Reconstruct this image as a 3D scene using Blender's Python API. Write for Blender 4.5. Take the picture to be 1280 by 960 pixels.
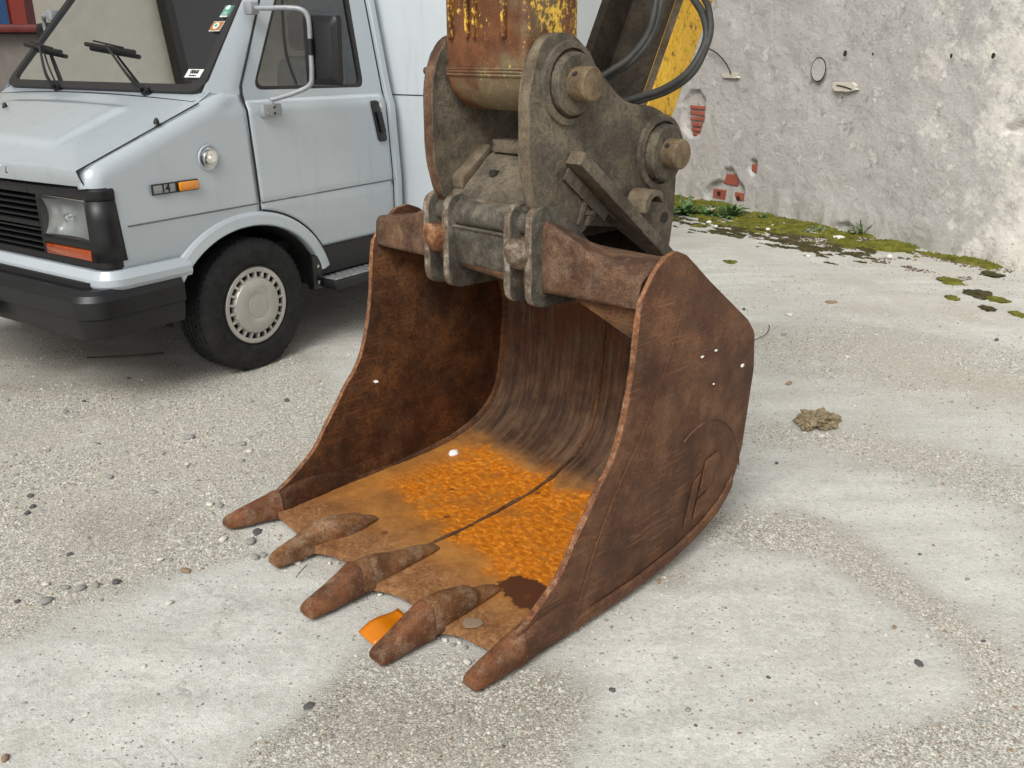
import bpy, bmesh, math, random
import numpy as np
from mathutils import Vector, Matrix, noise as mn
random.seed(7); rng = np.random.default_rng(7)
R = math.radians; PI = math.pi
for o in list(bpy.data.objects): bpy.data.objects.remove(o)
scn = bpy.context.scene
col = scn.collection

# ------------------------------------------------------------------ camera, sky, sun, exposure
CAM_H = 1.58
cd = bpy.data.cameras.new('camera'); cam = bpy.data.objects.new('camera', cd); col.objects.link(cam)
cam.location = (0, 0, CAM_H); cam.rotation_euler = (R(90 - 20.165), 0, 0)
cd.sensor_width = 36; cd.lens = 36 * 1135 / 1280; cd.clip_start = .05; cd.clip_end = 500
scn.camera = cam
SUN_EL, SUN_AZ = 46, 203          # azimuth clockwise from +Y
w = bpy.data.worlds.new('World'); scn.world = w; w.use_nodes = True
wn = w.node_tree; bg = wn.nodes['Background']
sky = wn.nodes.new('ShaderNodeTexSky'); sky.sky_type = 'NISHITA'; sky.sun_disc = False
sky.sun_elevation = R(SUN_EL); sky.sun_rotation = R(SUN_AZ); sky.dust_density = 4; sky.air_density = 1.0
hs = wn.nodes.new('ShaderNodeHueSaturation'); hs.inputs['Saturation'].default_value = .14
wn.links.new(sky.outputs[0], hs.inputs['Color']); wn.links.new(hs.outputs[0], bg.inputs[0])
bg.inputs[1].default_value = .14
sd = bpy.data.lights.new('sun', 'SUN'); sd.energy = 1.5; sd.angle = R(35); sd.color = (1, .97, .92)
sun = bpy.data.objects.new('sun', sd); col.objects.link(sun)
_d = Vector((math.sin(R(SUN_AZ)) * math.cos(R(SUN_EL)), math.cos(R(SUN_AZ)) * math.cos(R(SUN_EL)), math.sin(R(SUN_EL))))
sun.rotation_euler = _d.to_track_quat('Z', 'Y').to_euler(); sun.location = _d * 30
vs_ = scn.view_settings; vs_.view_transform = 'Standard'; vs_.look = 'None'; vs_.gamma = 1; vs_.exposure = 0.18
vs_.use_curve_mapping = False
cy = scn.cycles; cy.max_bounces = 7; cy.diffuse_bounces = 3; cy.glossy_bounces = 3; cy.transmission_bounces = 4; cy.transparent_max_bounces = 6; cy.caustics_reflective = False; cy.caustics_refractive = False

# ------------------------------------------------------------------ survey: pixel of the photograph -> ray, used to measure the place
_f = 1135.; _c, _s = math.cos(R(20.165)), math.sin(R(20.165))
def ray(u, v):
    dx, dy = u - 640, 480 - v
    return np.array([dx, _f * _c + dy * _s, -(_f * _s - dy * _c)])
def gnd(u, v, z=0.):
    d = ray(u, v); return np.array([0, 0, CAM_H]) + d * ((z - CAM_H) / d[2])
def px_size(p):                                  # metres per photo pixel at a point
    return float(np.dot(np.array(p) - np.array([0, 0, CAM_H]), [0, _c, -_s])) / _f

# ------------------------------------------------------------------ materials
def S(r, g, b):
    f = lambda c: (c / 255 / 12.92) if c / 255 <= .04045 else ((c / 255 + .055) / 1.055) ** 2.4
    return (f(r), f(g), f(b), 1)
class M:
    def __init__(self, name, rough=.6, metal=0., color=None, spec=.5):
        self.m = bpy.data.materials.new(name); self.m.use_nodes = True
        self.t = self.m.node_tree; self.p = self.t.nodes['Principled BSDF']
        self.set('Roughness', rough); self.set('Metallic', metal); self.set('Specular IOR Level', spec)
        if color: self.set('Base Color', color)
        self._co = None
    def n(self, typ, **kw):
        nd = self.t.nodes.new('ShaderNode' + typ)
        for k, v in kw.items(): setattr(nd, k, v)
        return nd
    def link(self, a, b): self.t.links.new(a, b)
    def inp(self, nd, key, v):
        if isinstance(v, bpy.types.NodeSocket): self.link(v, nd.inputs[key])
        else: nd.inputs[key].default_value = v
    def set(self, key, v): self.inp(self.p, key, v)
    def co(self, scale=(1, 1, 1), kind='Object'):
        tc = self.n('TexCoord'); mp = self.n('Mapping'); mp.inputs['Scale'].default_value = scale
        self.link(tc.outputs[kind], mp.inputs[0]); return mp.outputs[0]
    def noise(self, scale, detail=6, rough=.6, vec=None, dist=0., kind='Object', lac=2.):
        nd = self.n('TexNoise'); self.link(vec or self.co(kind=kind), nd.inputs['Vector'])
        nd.inputs['Scale'].default_value = scale; nd.inputs['Detail'].default_value = detail
        nd.inputs['Roughness'].default_value = rough; nd.inputs['Distortion'].default_value = dist
        return nd.outputs['Fac']
    def vor(self, scale, feature='F1', vec=None, out='Distance', rnd=1.):
        nd = self.n('TexVoronoi', feature=feature); self.link(vec or self.co(), nd.inputs['Vector'])
        nd.inputs['Scale'].default_value = scale; nd.inputs['Randomness'].default_value = rnd
        return nd.outputs[out]
    def ramp(self, fac, *stops, interp='LINEAR'):
        nd = self.n('ValToRGB'); nd.color_ramp.interpolation = interp; e = nd.color_ramp.elements
        while len(e) < len(stops): e.new(.5)
        for i, (p, c) in enumerate(stops):
            e[i].position = p; e[i].color = c if isinstance(c, tuple) else (c, c, c, 1)
        self.inp(nd, 0, fac); return nd.outputs[0]
    def mix(self, fac, a, b, mode='MIX'):
        nd = self.n('MixRGB', blend_type=mode); self.inp(nd, 0, fac); self.inp(nd, 1, a); self.inp(nd, 2, b); return nd.outputs[0]
    def math(self, op, a, b=0., c=None):
        nd = self.n('Math', operation=op); self.inp(nd, 0, a); self.inp(nd, 1, b)
        if c is not None: self.inp(nd, 2, c)
        return nd.outputs[0]
    def step(self, v, lo, hi):
        nd = self.n('MapRange', interpolation_type='SMOOTHSTEP'); self.inp(nd, 'Value', v)
        nd.inputs['From Min'].default_value = lo; nd.inputs['From Max'].default_value = hi; return nd.outputs[0]
    def xyz(self, kind='Object'):
        tc = self.n('TexCoord'); sp = self.n('SeparateXYZ'); self.link(tc.outputs[kind], sp.inputs[0]); return sp.outputs
    def bump(self, h, strength=.5, dist=.01, prev=None):
        nd = self.n('Bump'); nd.inputs['Strength'].default_value = strength; nd.inputs['Distance'].default_value = dist
        self.inp(nd, 'Height', h)
        if prev is not None: self.link(prev, nd.inputs['Normal'])
        self.link(nd.outputs[0], self.p.inputs['Normal']); return nd.outputs[0]
MT = {}
def simple(key, color, rough=.5, metal=0., var=.12, scale=30, bump=.0, spec=.5, coat=0.):
    m = M(key, rough, metal, spec=spec)
    nz = m.noise(scale, 5); c = color
    a = tuple(x * (1 - var) for x in c[:3]) + (1,); b = tuple(min(1, x * (1 + var)) for x in c[:3]) + (1,)
    m.set('Base Color', m.ramp(nz, (.3, a), (.7, b)))
    if bump: m.bump(m.noise(scale * 3, 4), bump, .004)
    if coat: m.set('Coat Weight', coat); m.set('Coat Roughness', .06)
    MT[key] = m.m; return m

def rust(key, c_dark, c_mid, c_light, scale=5, dust=None, dustamt=.0, streak=None, rough=.72, bump=.5, fleck=None, scratch=0.):
    m = M(key, rough, spec=.35)
    vec = m.co(streak or (1, 1, 1))
    n1 = m.noise(scale, 7, .7, vec); n2 = m.noise(scale * 16, 5, .75); n3 = m.noise(scale * .6, 4); n4 = m.noise(330, 3, .7)
    c = m.ramp(m.mix(.45, n1, m.mix(.5, n2, n4)), (.40, c_dark), (.5, c_mid), (.585, c_light))
    c = m.mix(m.math('MULTIPLY', m.step(n3, .48, .66), .45), c, c_dark)
    if fleck:
        sp = m.step(m.noise(scale * 9, 4, .65), .58, .64); c = m.mix(m.math('MULTIPLY', sp, .7), c, fleck)
    sp2 = m.step(m.noise(115, 3, .6), .63, .70); c = m.mix(m.math('MULTIPLY', sp2, .5), c, tuple(x * .45 for x in c_dark[:3]) + (1,))
    if dust: c = m.mix(m.math('MULTIPLY', m.math('MULTIPLY', m.step(m.noise(scale * 1.7, 6, .75), .46, .66), m.step(n4, .35, .6)), dustamt * 1.3), c, dust)
    if scratch:
        mp = m.n('Mapping'); mp.inputs['Rotation'].default_value = (R(38), 0, 0); mp.inputs['Scale'].default_value = (1, 3, 60); tc = m.n('TexCoord'); m.link(tc.outputs['Object'], mp.inputs[0])
        sc = m.math('MULTIPLY', m.step(m.noise(2.2, 4, .7, mp.outputs[0]), .55, .62), m.step(m.noise(3, 3), .45, .58)); c = m.mix(m.math('MULTIPLY', sc, scratch), c, c_light)
    m.set('Base Color', c); m.set('Roughness', m.ramp(n2, (.3, rough - .14), (.7, min(1, rough + .15))))
    m.bump(m.mix(.5, n2, n4), bump, .006)
    MT[key] = m.m; return m

rust('rust_side', S(60, 36, 22), S(88, 56, 36), S(118, 82, 56), 6, S(146, 116, 90), .16, scratch=1.)
rust('rust_inner', S(46, 28, 15), S(82, 50, 27), S(120, 80, 46), 6, S(126, 106, 84), .25, fleck=S(52, 27, 15), scratch=.6)
rust('rust_edge', S(80, 46, 28), S(118, 74, 46), S(160, 112, 74), 30, S(190, 168, 142), .35)
rust('rust_tooth', S(76, 48, 27), S(112, 74, 43), S(146, 106, 68), 8, S(170, 150, 126), .5)
rust('tooth_tip', S(68, 39, 22), S(98, 59, 34), S(128, 84, 52), 10, S(176, 158, 136), .28)
rust('rust_beam', S(56, 38, 27), S(86, 60, 43), S(116, 88, 66), 9, S(150, 132, 110), .3, fleck=S(72, 40, 26))
rust('lug_steel', S(50, 48, 43), S(78, 74, 65), S(106, 100, 88), 11, S(142, 136, 124), .4, fleck=S(84, 52, 34))
rust('lug_edge', S(76, 62, 48), S(116, 104, 88), S(170, 162, 148), 34, S(96, 57, 34), .6)
rust('hitch_steel', S(58, 52, 44), S(92, 84, 72), S(122, 111, 94), 5, S(142, 129, 106), .55, rough=.75, fleck=S(64, 58, 48))
rust('hitch_edge', S(76, 66, 53), S(106, 95, 77), S(132, 120, 101), 14, S(96, 66, 44), .45, rough=.8)
rust('hitch_pin', S(74, 61, 46), S(106, 90, 68), S(134, 116, 90), 12, S(150, 132, 104), .4, rough=.75)
rust('link_inner', S(40, 35, 29), S(62, 55, 45), S(82, 74, 61), 6, S(100, 90, 73), .4, rough=.85)

def shell_mat():
    m = M('bucket_shell', .6, spec=.45)
    X, Y, Z = m.xyz()[:3]
    ws = m.noise(4, 8, .72); wob = m.math('MULTIPLY', m.math('SUBTRACT', ws, .5), .42)
    yy = m.math('ADD', Y, wob)
    # back wall: grey-brown, scratched along the dig direction
    st = m.noise(4, 8, .7, m.co((14, .8, 1.2))); nz = m.noise(9, 8, .7); fine = m.noise(80, 4, .7)
    back = m.ramp(m.mix(.45, st, nz), (.36, S(40, 26, 16)), (.46, S(68, 46, 30)), (.55, S(92, 68, 48)), (.70, S(122, 98, 76)))
    rpat = m.step(m.noise(30, 6, .75, m.co((1, 1, .45))), .50, .56)
    back = m.mix(m.math('MULTIPLY', rpat, m.step(Z, .22, .66)), back, S(88, 47, 22))
    spots = m.step(m.vor(5.5, vec=m.co((1, .7, .7))), .10, .07)
    back = m.mix(m.math('MULTIPLY', spots, .7), back, S(52, 32, 24))
    # floor: tan worn lip, orange wet-rust deposit behind it
    lip = m.ramp(m.mix(.5, nz, fine), (.36, S(96, 62, 35)), (.5, S(136, 94, 56)), (.64, S(172, 132, 90)))
    wv = m.noise(42, 3, .6, m.co((1.0, 1.5, 1)), .35)
    orange = m.ramp(m.mix(.12, wv, fine), (.34, S(156, 88, 20)), (.47, S(182, 104, 20)), (.55, S(200, 116, 24)), (.66, S(224, 146, 50)))
    halo = m.ramp(nz, (.35, S(132, 84, 36)), (.65, S(174, 118, 54)))
    fx = m.math('MULTIPLY', m.step(X, -.53, -.33), m.step(X, .61, .55))
    xx = m.math('MULTIPLY', m.math('ADD', X, .33), .10)
    o1 = m.math('MULTIPLY', m.math('MULTIPLY', m.step(m.math('ADD', yy, xx), -.235, -.13), m.step(yy, .33, .27)), fx)
    h1 = m.math('MULTIPLY', m.step(yy, -.50, -.24), m.step(yy, .42, .30))
    fl = m.mix(h1, lip, halo)
    dens = m.mix(m.step(m.noise(6, 6, .7), .36, .58), (.25, .25, .25, 1), (1, 1, 1, 1))
    spk = m.step(m.math('ADD', m.noise(34, 4, .65), m.math('MULTIPLY', m.math('SUBTRACT', dens, .5), .22)), .45, .53)
    fl = m.mix(m.math('MULTIPLY', o1, m.math('MAXIMUM', spk, .45)), fl, orange)
    pud = m.n('TexCoord'); mp = m.n('Mapping'); mp.inputs['Location'].default_value = (-.455, .285, -.05); mp.inputs['Scale'].default_value = (1, 1, 1)
    m.link(pud.outputs['Object'], mp.inputs[0])
    vl = m.n('VectorMath', operation='LENGTH'); sc2 = m.n('VectorMath', operation='MULTIPLY'); sc2.inputs[1].default_value = (1, 1.7, 1)
    m.link(mp.outputs[0], sc2.inputs[0]); m.link(sc2.outputs[0], vl.inputs[0])
    pm = m.step(m.math('ADD', vl.outputs['Value'], m.math('MULTIPLY', m.math('SUBTRACT', m.noise(14, 3), .5), .16)), .125, .105)
    fl = m.mix(pm, fl, S(82, 48, 30))
    ds = m.step(m.vor(7.5), .105, .08); fl = m.mix(m.math('MULTIPLY', ds, .75), fl, S(96, 58, 30))
    onfl = m.step(m.math('ADD', Z, m.math('MULTIPLY', wob, .15)), .115, .07)
    c = m.mix(onfl, back, fl)
    m.set('Base Color', c)
    wet = m.math('MULTIPLY', m.math('MAXIMUM', o1, pm), onfl)
    m.set('Roughness', m.mix(wet, m.ramp(fine, (.3, .55), (.7, .8)), (.48, .48, .48, 1)))
    hh = m.mix(.5, fine, st)
    m.bump(hh, .3, .006)
    MT['bucket_shell'] = m.m
shell_mat()

def paint_chipped(key, yellow_amt, streak):
    m = M(key, .6, spec=.4)
    n1 = m.noise(9, 10, .78, m.co(streak)); n2 = m.noise(60, 6, .75); n3 = m.noise(3.5, 5); n4 = m.noise(300, 3)
    rustc = m.ramp(m.mix(.4, m.noise(9, 8, .75), n4), (.36, S(66, 40, 25)), (.5, S(102, 62, 37)), (.64, S(136, 90, 56)))
    dirt = m.ramp(m.mix(.5, n2, n4), (.36, S(88, 76, 56)), (.64, S(136, 120, 90)))
    yel = m.ramp(m.mix(.5, n2, n1), (.36, S(182, 136, 32)), (.5, S(222, 174, 52)), (.66, S(240, 204, 96)))
    base = m.mix(m.step(n3, .45, .60), rustc, dirt)
    mk = m.step(m.math('ADD', m.mix(.4, n1, n2), yellow_amt), .5, .54)
    m.set('Base Color', m.mix(mk, base, yel))
    m.set('Roughness', m.ramp(n2, (.3, .5), (.7, .8)))
    m.bump(m.mix(.6, n2, mk), .45, .004); MT[key] = m.m
paint_chipped('arm_front', -.075, (2.2, 2.2, .45))
paint_chipped('arm_side', -.015, (2, 2, .7))
paint_chipped('arm_rib', -.01, (2, 2, .5))
paint_chipped('link_yellow', .10, (1.6, 1.6, .9))

def van_paint(key, c):
    m = M(key, .30, spec=.5); m.set('Coat Weight', 1.); m.set('Coat Roughness', .04)
    n1 = m.noise(2.2, 6, .6); grime = m.noise(10, 8, .75, m.co((1, 1, .12)))
    k = m.mix(m.math('MULTIPLY', m.step(grime, .52, .75), .35), c, tuple(x * .62 for x in c[:3]) + (1,))
    k = m.mix(m.math('MULTIPLY', m.step(n1, .4, .7), .15), k, tuple(x * .8 for x in c[:3]) + (1,))
    m.set('Base Color', k); m.set('Roughness', m.ramp(grime, (.3, .26), (.8, .5)))
    m.bump(m.noise(5, 2), .02, .02); MT[key] = m.m
van_paint('van_paint', S(175, 184, 190)); van_paint('box_paint', S(196, 203, 207))
simple('black_plastic', S(20, 21, 23), .42, var=.25, scale=8, bump=.08)
simple('black_gloss', S(20, 21, 22), .25, var=.15)
simple('dark_under', S(22, 21, 20), .9)
simple('rubber_seal', S(36, 35, 35), .6, var=.2)
simple('seam_dark', S(26, 27, 28), .8)
simple('seam_grey', S(96, 100, 102), .7)
simple('chrome', S(225, 225, 222), .2, 1., var=.08)
simple('reflector', S(240, 242, 242), .22, .6, var=.06)
simple('grey_tube', S(150, 154, 156), .42, .2)
simple('hubcap', S(176, 173, 165), .36, .3, var=.12, scale=14)
simple('white_label', S(220, 220, 216), .5, var=.04)
simple('sticker_green', S(70, 150, 126), .5, var=.1)
simple('sticker_brown', S(170, 112, 58), .5, var=.12)
simple('ink', S(30, 30, 34), .6)
simple('mirror_black', S(20, 21, 23), .4, var=.2, scale=12)
simple('seat', S(84, 84, 86), .9, var=.2)
simple('dash', S(196, 198, 196), .75, var=.1)
simple('cab_lining', S(170, 168, 160), .8, var=.1)
simple('hose', S(52, 52, 48), .6, var=.35, scale=22, bump=.1)
simple('number_plate', S(190, 190, 184), .4, var=.08)
simple('tread_metal', S(165, 168, 168), .38, .6, var=.25, scale=24, bump=.1)
simple('brick_red', S(158, 86, 68), .9, var=.25, scale=22, bump=.5)
simple('brick_hollow', S(62, 30, 22), .95)
simple('hole_dark', S(46, 42, 38), .95)
simple('lime', S(200, 193, 178), .9, var=.1)
simple('skip_grey', S(112, 106, 100), .8, var=.2, scale=5, bump=.2)
simple('skip_red', S(96, 26, 24), .6, var=.25, scale=9)
simple('panel_blue', S(28, 92, 156), .55, var=.1)
simple('panel_red', S(176, 52, 32), .55, var=.14)
simple('panel_cream', S(228, 223, 206), .85, var=.06, scale=3)
simple('roof_dark', S(70, 68, 66), .8)
simple('stem_brown', S(74, 60, 44), .9)

def lens(key, c, rough=.18):
    m = M(key, rough, color=c); m.set('Coat Weight', 1.); m.set('Coat Roughness', .05)
    wv = m.n('TexWave', wave_type='BANDS', bands_direction='X'); m.link(m.co(), wv.inputs[0]); wv.inputs['Scale'].default_value = 26
    m.bump(wv.outputs['Fac'], .2, .003); MT[key] = m.m
lens('lens_orange', S(226, 138, 22)); lens('lens_red', S(150, 62, 22))
def plastic_shard():
    m = M('shard', .25, color=S(240, 140, 20)); m.set('Transmission Weight', .35); MT['shard'] = m.m
plastic_shard()
def glass(key, tint, gloss_col=(.9, .93, .95, 1), ior=1.5, boost=0.):
    m = bpy.data.materials.new(key); m.use_nodes = True; t = m.node_tree
    for n in list(t.nodes): t.nodes.remove(n)
    out = t.nodes.new('ShaderNodeOutputMaterial'); mx = t.nodes.new('ShaderNodeMixShader')
    tr = t.nodes.new('ShaderNodeBsdfTransparent'); tr.inputs[0].default_value = tint
    gl = t.nodes.new('ShaderNodeBsdfGlossy'); gl.inputs['Roughness'].default_value = .015; gl.inputs[0].default_value = gloss_col
    fr = t.nodes.new('ShaderNodeFresnel'); fr.inputs[0].default_value = ior
    ad = t.nodes.new('ShaderNodeMath'); ad.operation = 'MULTIPLY_ADD'; ad.inputs[1].default_value = 1.; ad.inputs[2].default_value = boost; ad.use_clamp = True
    t.links.new(fr.outputs[0], ad.inputs[0]); t.links.new(ad.outputs[0], mx.inputs[0])
    t.links.new(tr.outputs[0], mx.inputs[1]); t.links.new(gl.outputs[0], mx.inputs[2]); t.links.new(mx.outputs[0], out.inputs[0])
    MT[key] = m
glass('windscreen_glass', (.84, .88, .86, 1), boost=.15)
glass('side_glass', (.62, .62, .59, 1), boost=.06)
glass('lamp_glass', (.9, .92, .92, 1), boost=.05)
def tyre_mat():
    m = M('tyre', .78, spec=.3); n1 = m.noise(30, 6, .7); n2 = m.noise(4, 4)
    c = m.ramp(n1, (.35, S(20, 21, 22)), (.65, S(40, 40, 41)))
    m.set('Base Color', m.mix(m.math('MULTIPLY', m.step(n2, .5, .7), .4), c, S(54, 53, 50)))
    m.bump(m.noise(120, 3), .3, .003); MT['tyre'] = m.m
tyre_mat()
def leafm(key, a, b):
    m = M(key, .6); m.set('Base Color', m.ramp(m.noise(30, 3), (.35, a), (.65, b))); MT[key] = m.m
leafm('weed', S(58, 88, 42), S(98, 128, 70)); leafm('weed_pale', S(92, 108, 78), S(126, 138, 104))
def stone(key, a, b):
    m = M(key, .85, spec=.3); m.set('Base Color', m.ramp(m.noise(25, 5, kind='Object'), (.3, a), (.7, b))); m.bump(m.noise(140, 4), .4, .002); MT[key] = m.m
stone('stone_grey', S(128, 128, 124), S(158, 158, 152)); stone('stone_pale', S(186, 184, 174), S(212, 210, 200))
stone('stone_dark', S(74, 74, 78), S(104, 102, 100)); stone('stone_brown', S(128, 106, 84), S(156, 134, 110))
stone('stone_white', S(226, 224, 220), S(240, 238, 234)); stone('clod', S(108, 96, 74), S(150, 136, 108))

# ------------------------------------------------------------------ mesh helpers
OFF = {}
def link(o, parent=None):
    col.objects.link(o)
    if parent is not None: o.parent = parent
    return o
def off(parent):
    return OFF.get(parent.name, (0, 0, 0)) if parent is not None else (0, 0, 0)
def mesh(name, verts, faces, mat, parent=None, smooth=None, loc=None, mats=None, fm=None):
    ox = off(parent)
    me = bpy.data.meshes.new(name)
    me.from_pydata([(v[0] - ox[0], v[1] - ox[1], v[2] - ox[2]) for v in verts], [], faces)
    for m in (mats or [mat]): me.materials.append(MT[m] if isinstance(m, str) else m)
    if fm is not None: me.polygons.foreach_set('material_index', fm)
    if smooth is not None:
        me.polygons.foreach_set('use_smooth', [True] * len(me.polygons)); me.update()
        if smooth < 180: me.set_sharp_from_angle(angle=R(smooth))
    me.update()
    o = bpy.data.objects.new(name, me)
    if parent is not None: OFF[o.name] = OFF.get(parent.name, (0, 0, 0))
    return link(o, parent)
def from_bm(name, bm, mat, parent=None, smooth=None, mats=None):
    bmesh.ops.recalc_face_normals(bm, faces=bm.faces)
    bm.verts.index_update()
    v = [tuple(x.co) for x in bm.verts]; f = [[x.index for x in p.verts] for p in bm.faces]; fm = [p.material_index for p in bm.faces]
    bm.free(); return mesh(name, v, f, mat, parent, smooth, mats=mats, fm=fm)
def box(name, a, b, mat, parent=None, bev=0., seg=2, tweak=None):
    bm = bmesh.new(); bmesh.ops.create_cube(bm, size=1)
    for v in bm.verts:
        v.co = Vector([(a[i] + b[i]) / 2 + v.co[i] * (b[i] - a[i]) for i in range(3)])
    if bev: bmesh.ops.bevel(bm, geom=list(bm.edges), offset=bev, segments=seg, profile=.5, affect='EDGES')
    if tweak:
        for v in bm.verts: v.co = Vector(tweak(v.co))
    return from_bm(name, bm, mat, parent, 40 if bev else None)
def prism(name, pts, x0, x1, mats, parent=None, bev=0., axis='x', taper=None):
    """polygon (y,z) extruded along x (or polygon (x,z) along y); mats = (face, rim)"""
    bm = bmesh.new(); n = len(pts)
    mk = (lambda u, p: (u, p[0], p[1])) if axis == 'x' else (lambda u, p: (p[0], u, p[1]))
    A = [bm.verts.new(mk(x0, p)) for p in pts]; B = [bm.verts.new(mk(x1, p)) for p in pts]
    bm.faces.new(A); bm.faces.new(B[::-1])
    rim = []
    for i in range(n): rim.append(bm.faces.new((A[i], B[i], B[(i + 1) % n], A[(i + 1) % n])))
    if len(mats) > 1:
        for f in rim: f.material_index = 1
    if bev:
        ed = [e for e in bm.edges if (e.verts[0] in A) == (e.verts[1] in A)]
        bmesh.ops.bevel(bm, geom=ed, offset=bev, segments=2, profile=.5, affect='EDGES')
    if taper:
        for v in bm.verts: v.co = Vector(taper(v.co))
    return from_bm(name, bm, None, parent, 35, mats=list(mats))
def catmull(P, k=8, closed=False):
    P = [np.array(p, float) for p in P]; n = len(P); out = []
    for i in range(n if closed else n - 1):
        g = lambda j: P[j % n] if closed else P[max(0, min(n - 1, j))]
        p0, p1, p2, p3 = g(i - 1), g(i), g(i + 1), g(i + 2)
        for q in range(k):
            t = q / k
            out.append(.5 * (2 * p1 + (p2 - p0) * t + (2 * p0 - 5 * p1 + 4 * p2 - p3) * t * t + (3 * p1 - p0 - 3 * p2 + p3) * t ** 3))
    if not closed: out.append(P[-1])
    return out
def tube(name, P, r, mat, parent=None, seg=10, k=8, raw=False):
    P = [np.array(p, float) for p in P] if raw else catmull(P, k); V = []; F = []
    up = np.array([0, 0, 1.]); n = len(P); last = None
    for i in range(n):
        t = P[min(i + 1, n - 1)] - P[max(i - 1, 0)]; t /= np.linalg.norm(t) + 1e-9
        u = np.cross(t, up if last is None else last); u = np.cross(u, t) if last is not None else u
        if last is not None: u = last - t * np.dot(last, t)
        if np.linalg.norm(u) < 1e-5: u = np.cross(t, [1, 0, 0])
        u /= np.linalg.norm(u); last = u; v = np.cross(t, u)
        rr = r(i / (n - 1)) if callable(r) else r
        for j in range(seg):
            a = 2 * PI * j / seg; V.append(P[i] + rr * (math.cos(a) * u + math.sin(a) * v))
    for i in range(n - 1):
        for j in range(seg): F.append((i * seg + j, i * seg + (j + 1) % seg, (i + 1) * seg + (j + 1) % seg, (i + 1) * seg + j))
    F.append(tuple(range(seg))[::-1]); F.append(tuple((n - 1) * seg + j for j in range(seg)))
    return mesh(name, V, F, mat, parent, 50)
def lathe(name, prof, mat, parent=None, c=(0, 0, 0), seg=40, axis='x', cap=True, smooth=35, post=None):
    """prof = [(radius, along axis)]"""
    V = []; F = []
    for r, h in prof:
        for j in range(seg):
            a = 2 * PI * j / seg; p, q = r * math.cos(a), r * math.sin(a)
            v = {'x': (h, p, q), 'y': (p, h, q), 'z': (p, q, h)}[axis]
            v = (c[0] + v[0], c[1] + v[1], c[2] + v[2]); V.append(post(v) if post else v)
    n = len(prof)
    for i in range(n - 1):
        for j in range(seg): F.append((i * seg + j, i * seg + (j + 1) % seg, (i + 1) * seg + (j + 1) % seg, (i + 1) * seg + j))
    if cap:
        F.append(tuple(range(seg))[::-1]); F.append(tuple((n - 1) * seg + j for j in range(seg)))
    bm = bmesh.new(); bv = [bm.verts.new(v) for v in V]
    for f in F:
        try: bm.faces.new([bv[i] for i in f])
        except ValueError: pass
    return from_bm(name, bm, mat, parent, smooth)
def grid(name, fn, nu, nv, mat, parent=None, thick=0., smooth=40, mats=None):
    V = []; F = []
    for i in range(nu):
        for j in range(nv): V.append(fn(i / (nu - 1), j / (nv - 1)))
    for i in range(nu - 1):
        for j in range(nv - 1): F.append((i * nv + j, (i + 1) * nv + j, (i + 1) * nv + j + 1, i * nv + j + 1))
    o = mesh(name, V, F, mat, parent, smooth, mats=mats)
    if thick:
        md = o.modifiers.new('solid', 'SOLIDIFY'); md.thickness = thick; md.offset = 0
    return o
def empty(name, loc, rz=0., base=None, **kw):
    o = bpy.data.objects.new(name, None); o.empty_display_size = .1; col.objects.link(o)
    o.location = loc; o.rotation_euler = (0, 0, rz)
    if base is not None: OFF[o.name] = base
    return tag(o, **kw)
def tag(o, label=None, cat=None, group=None, kind=None):
    if label: o['label'] = label
    if cat: o['category'] = cat
    if group: o['group'] = group
    if kind: o['kind'] = kind
    return o
def round_poly(P, r, k=5):
    out = []; n = len(P)
    for i in range(n):
        p = np.array(P[i], float); a = np.array(P[i - 1], float) - p; b = np.array(P[(i + 1) % n], float) - p
        rr = r[i] if isinstance(r, (list, tuple)) else r
        if rr <= 0: out.append(tuple(p)); continue
        la, lb = np.linalg.norm(a), np.linalg.norm(b); d = min(rr, la * .48, lb * .48)
        s, e = p + a / la * d, p + b / lb * d
        for q in range(k + 1):
            t = q / k; out.append(tuple((1 - t) ** 2 * s + 2 * t * (1 - t) * p + t * t * e))
    return out
def ring_faces(outer, inner, n=64):
    """two star-shaped loops -> matching point lists"""
    I = np.array(inner, float); ctr = I.mean(0)
    def hit(poly, a):
        d = np.array([math.cos(a), math.sin(a)]); best = None
        for i in range(len(poly)):
            p, q = np.array(poly[i], float), np.array(poly[(i + 1) % len(poly)], float); e = q - p
            den = d[0] * e[1] - d[1] * e[0]
            if abs(den) < 1e-12: continue
            w = p - ctr; t = (w[0] * e[1] - w[1] * e[0]) / den; s = (w[0] * d[1] - w[1] * d[0]) / den
            if t > 0 and -1e-9 <= s <= 1 + 1e-9 and (best is None or t > best): best = t
        return ctr + d * best
    angs = sorted(set([round(2 * PI * i / n, 6) for i in range(n)] + [round(math.atan2(p[1] - ctr[1], p[0] - ctr[0]) % (2 * PI), 6) for p in list(outer) + list(inner)]))
    return [hit(outer, a) for a in angs], [hit(inner, a) for a in angs]
def ring(name, outer, inner, mapf, depth, mat, parent):
    O, I = ring_faces(outer, inner); n = len(O); V = []; F = []
    for p in O: V.append(mapf(p[0], p[1], 0))
    for p in I: V.append(mapf(p[0], p[1], 0))
    for p in I: V.append(mapf(p[0], p[1], depth))
    for p in O: V.append(mapf(p[0], p[1], depth))
    for i in range(n):
        j = (i + 1) % n
        for k in range(4): F.append((k * n + i, k * n + j, ((k + 1) % 4) * n + j, ((k + 1) % 4) * n + i))
    bm = bmesh.new(); bv = [bm.verts.new(v) for v in V]
    for f in F: bm.faces.new([bv[i] for i in f])
    return from_bm(name, bm, mat, parent, 35)
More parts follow.
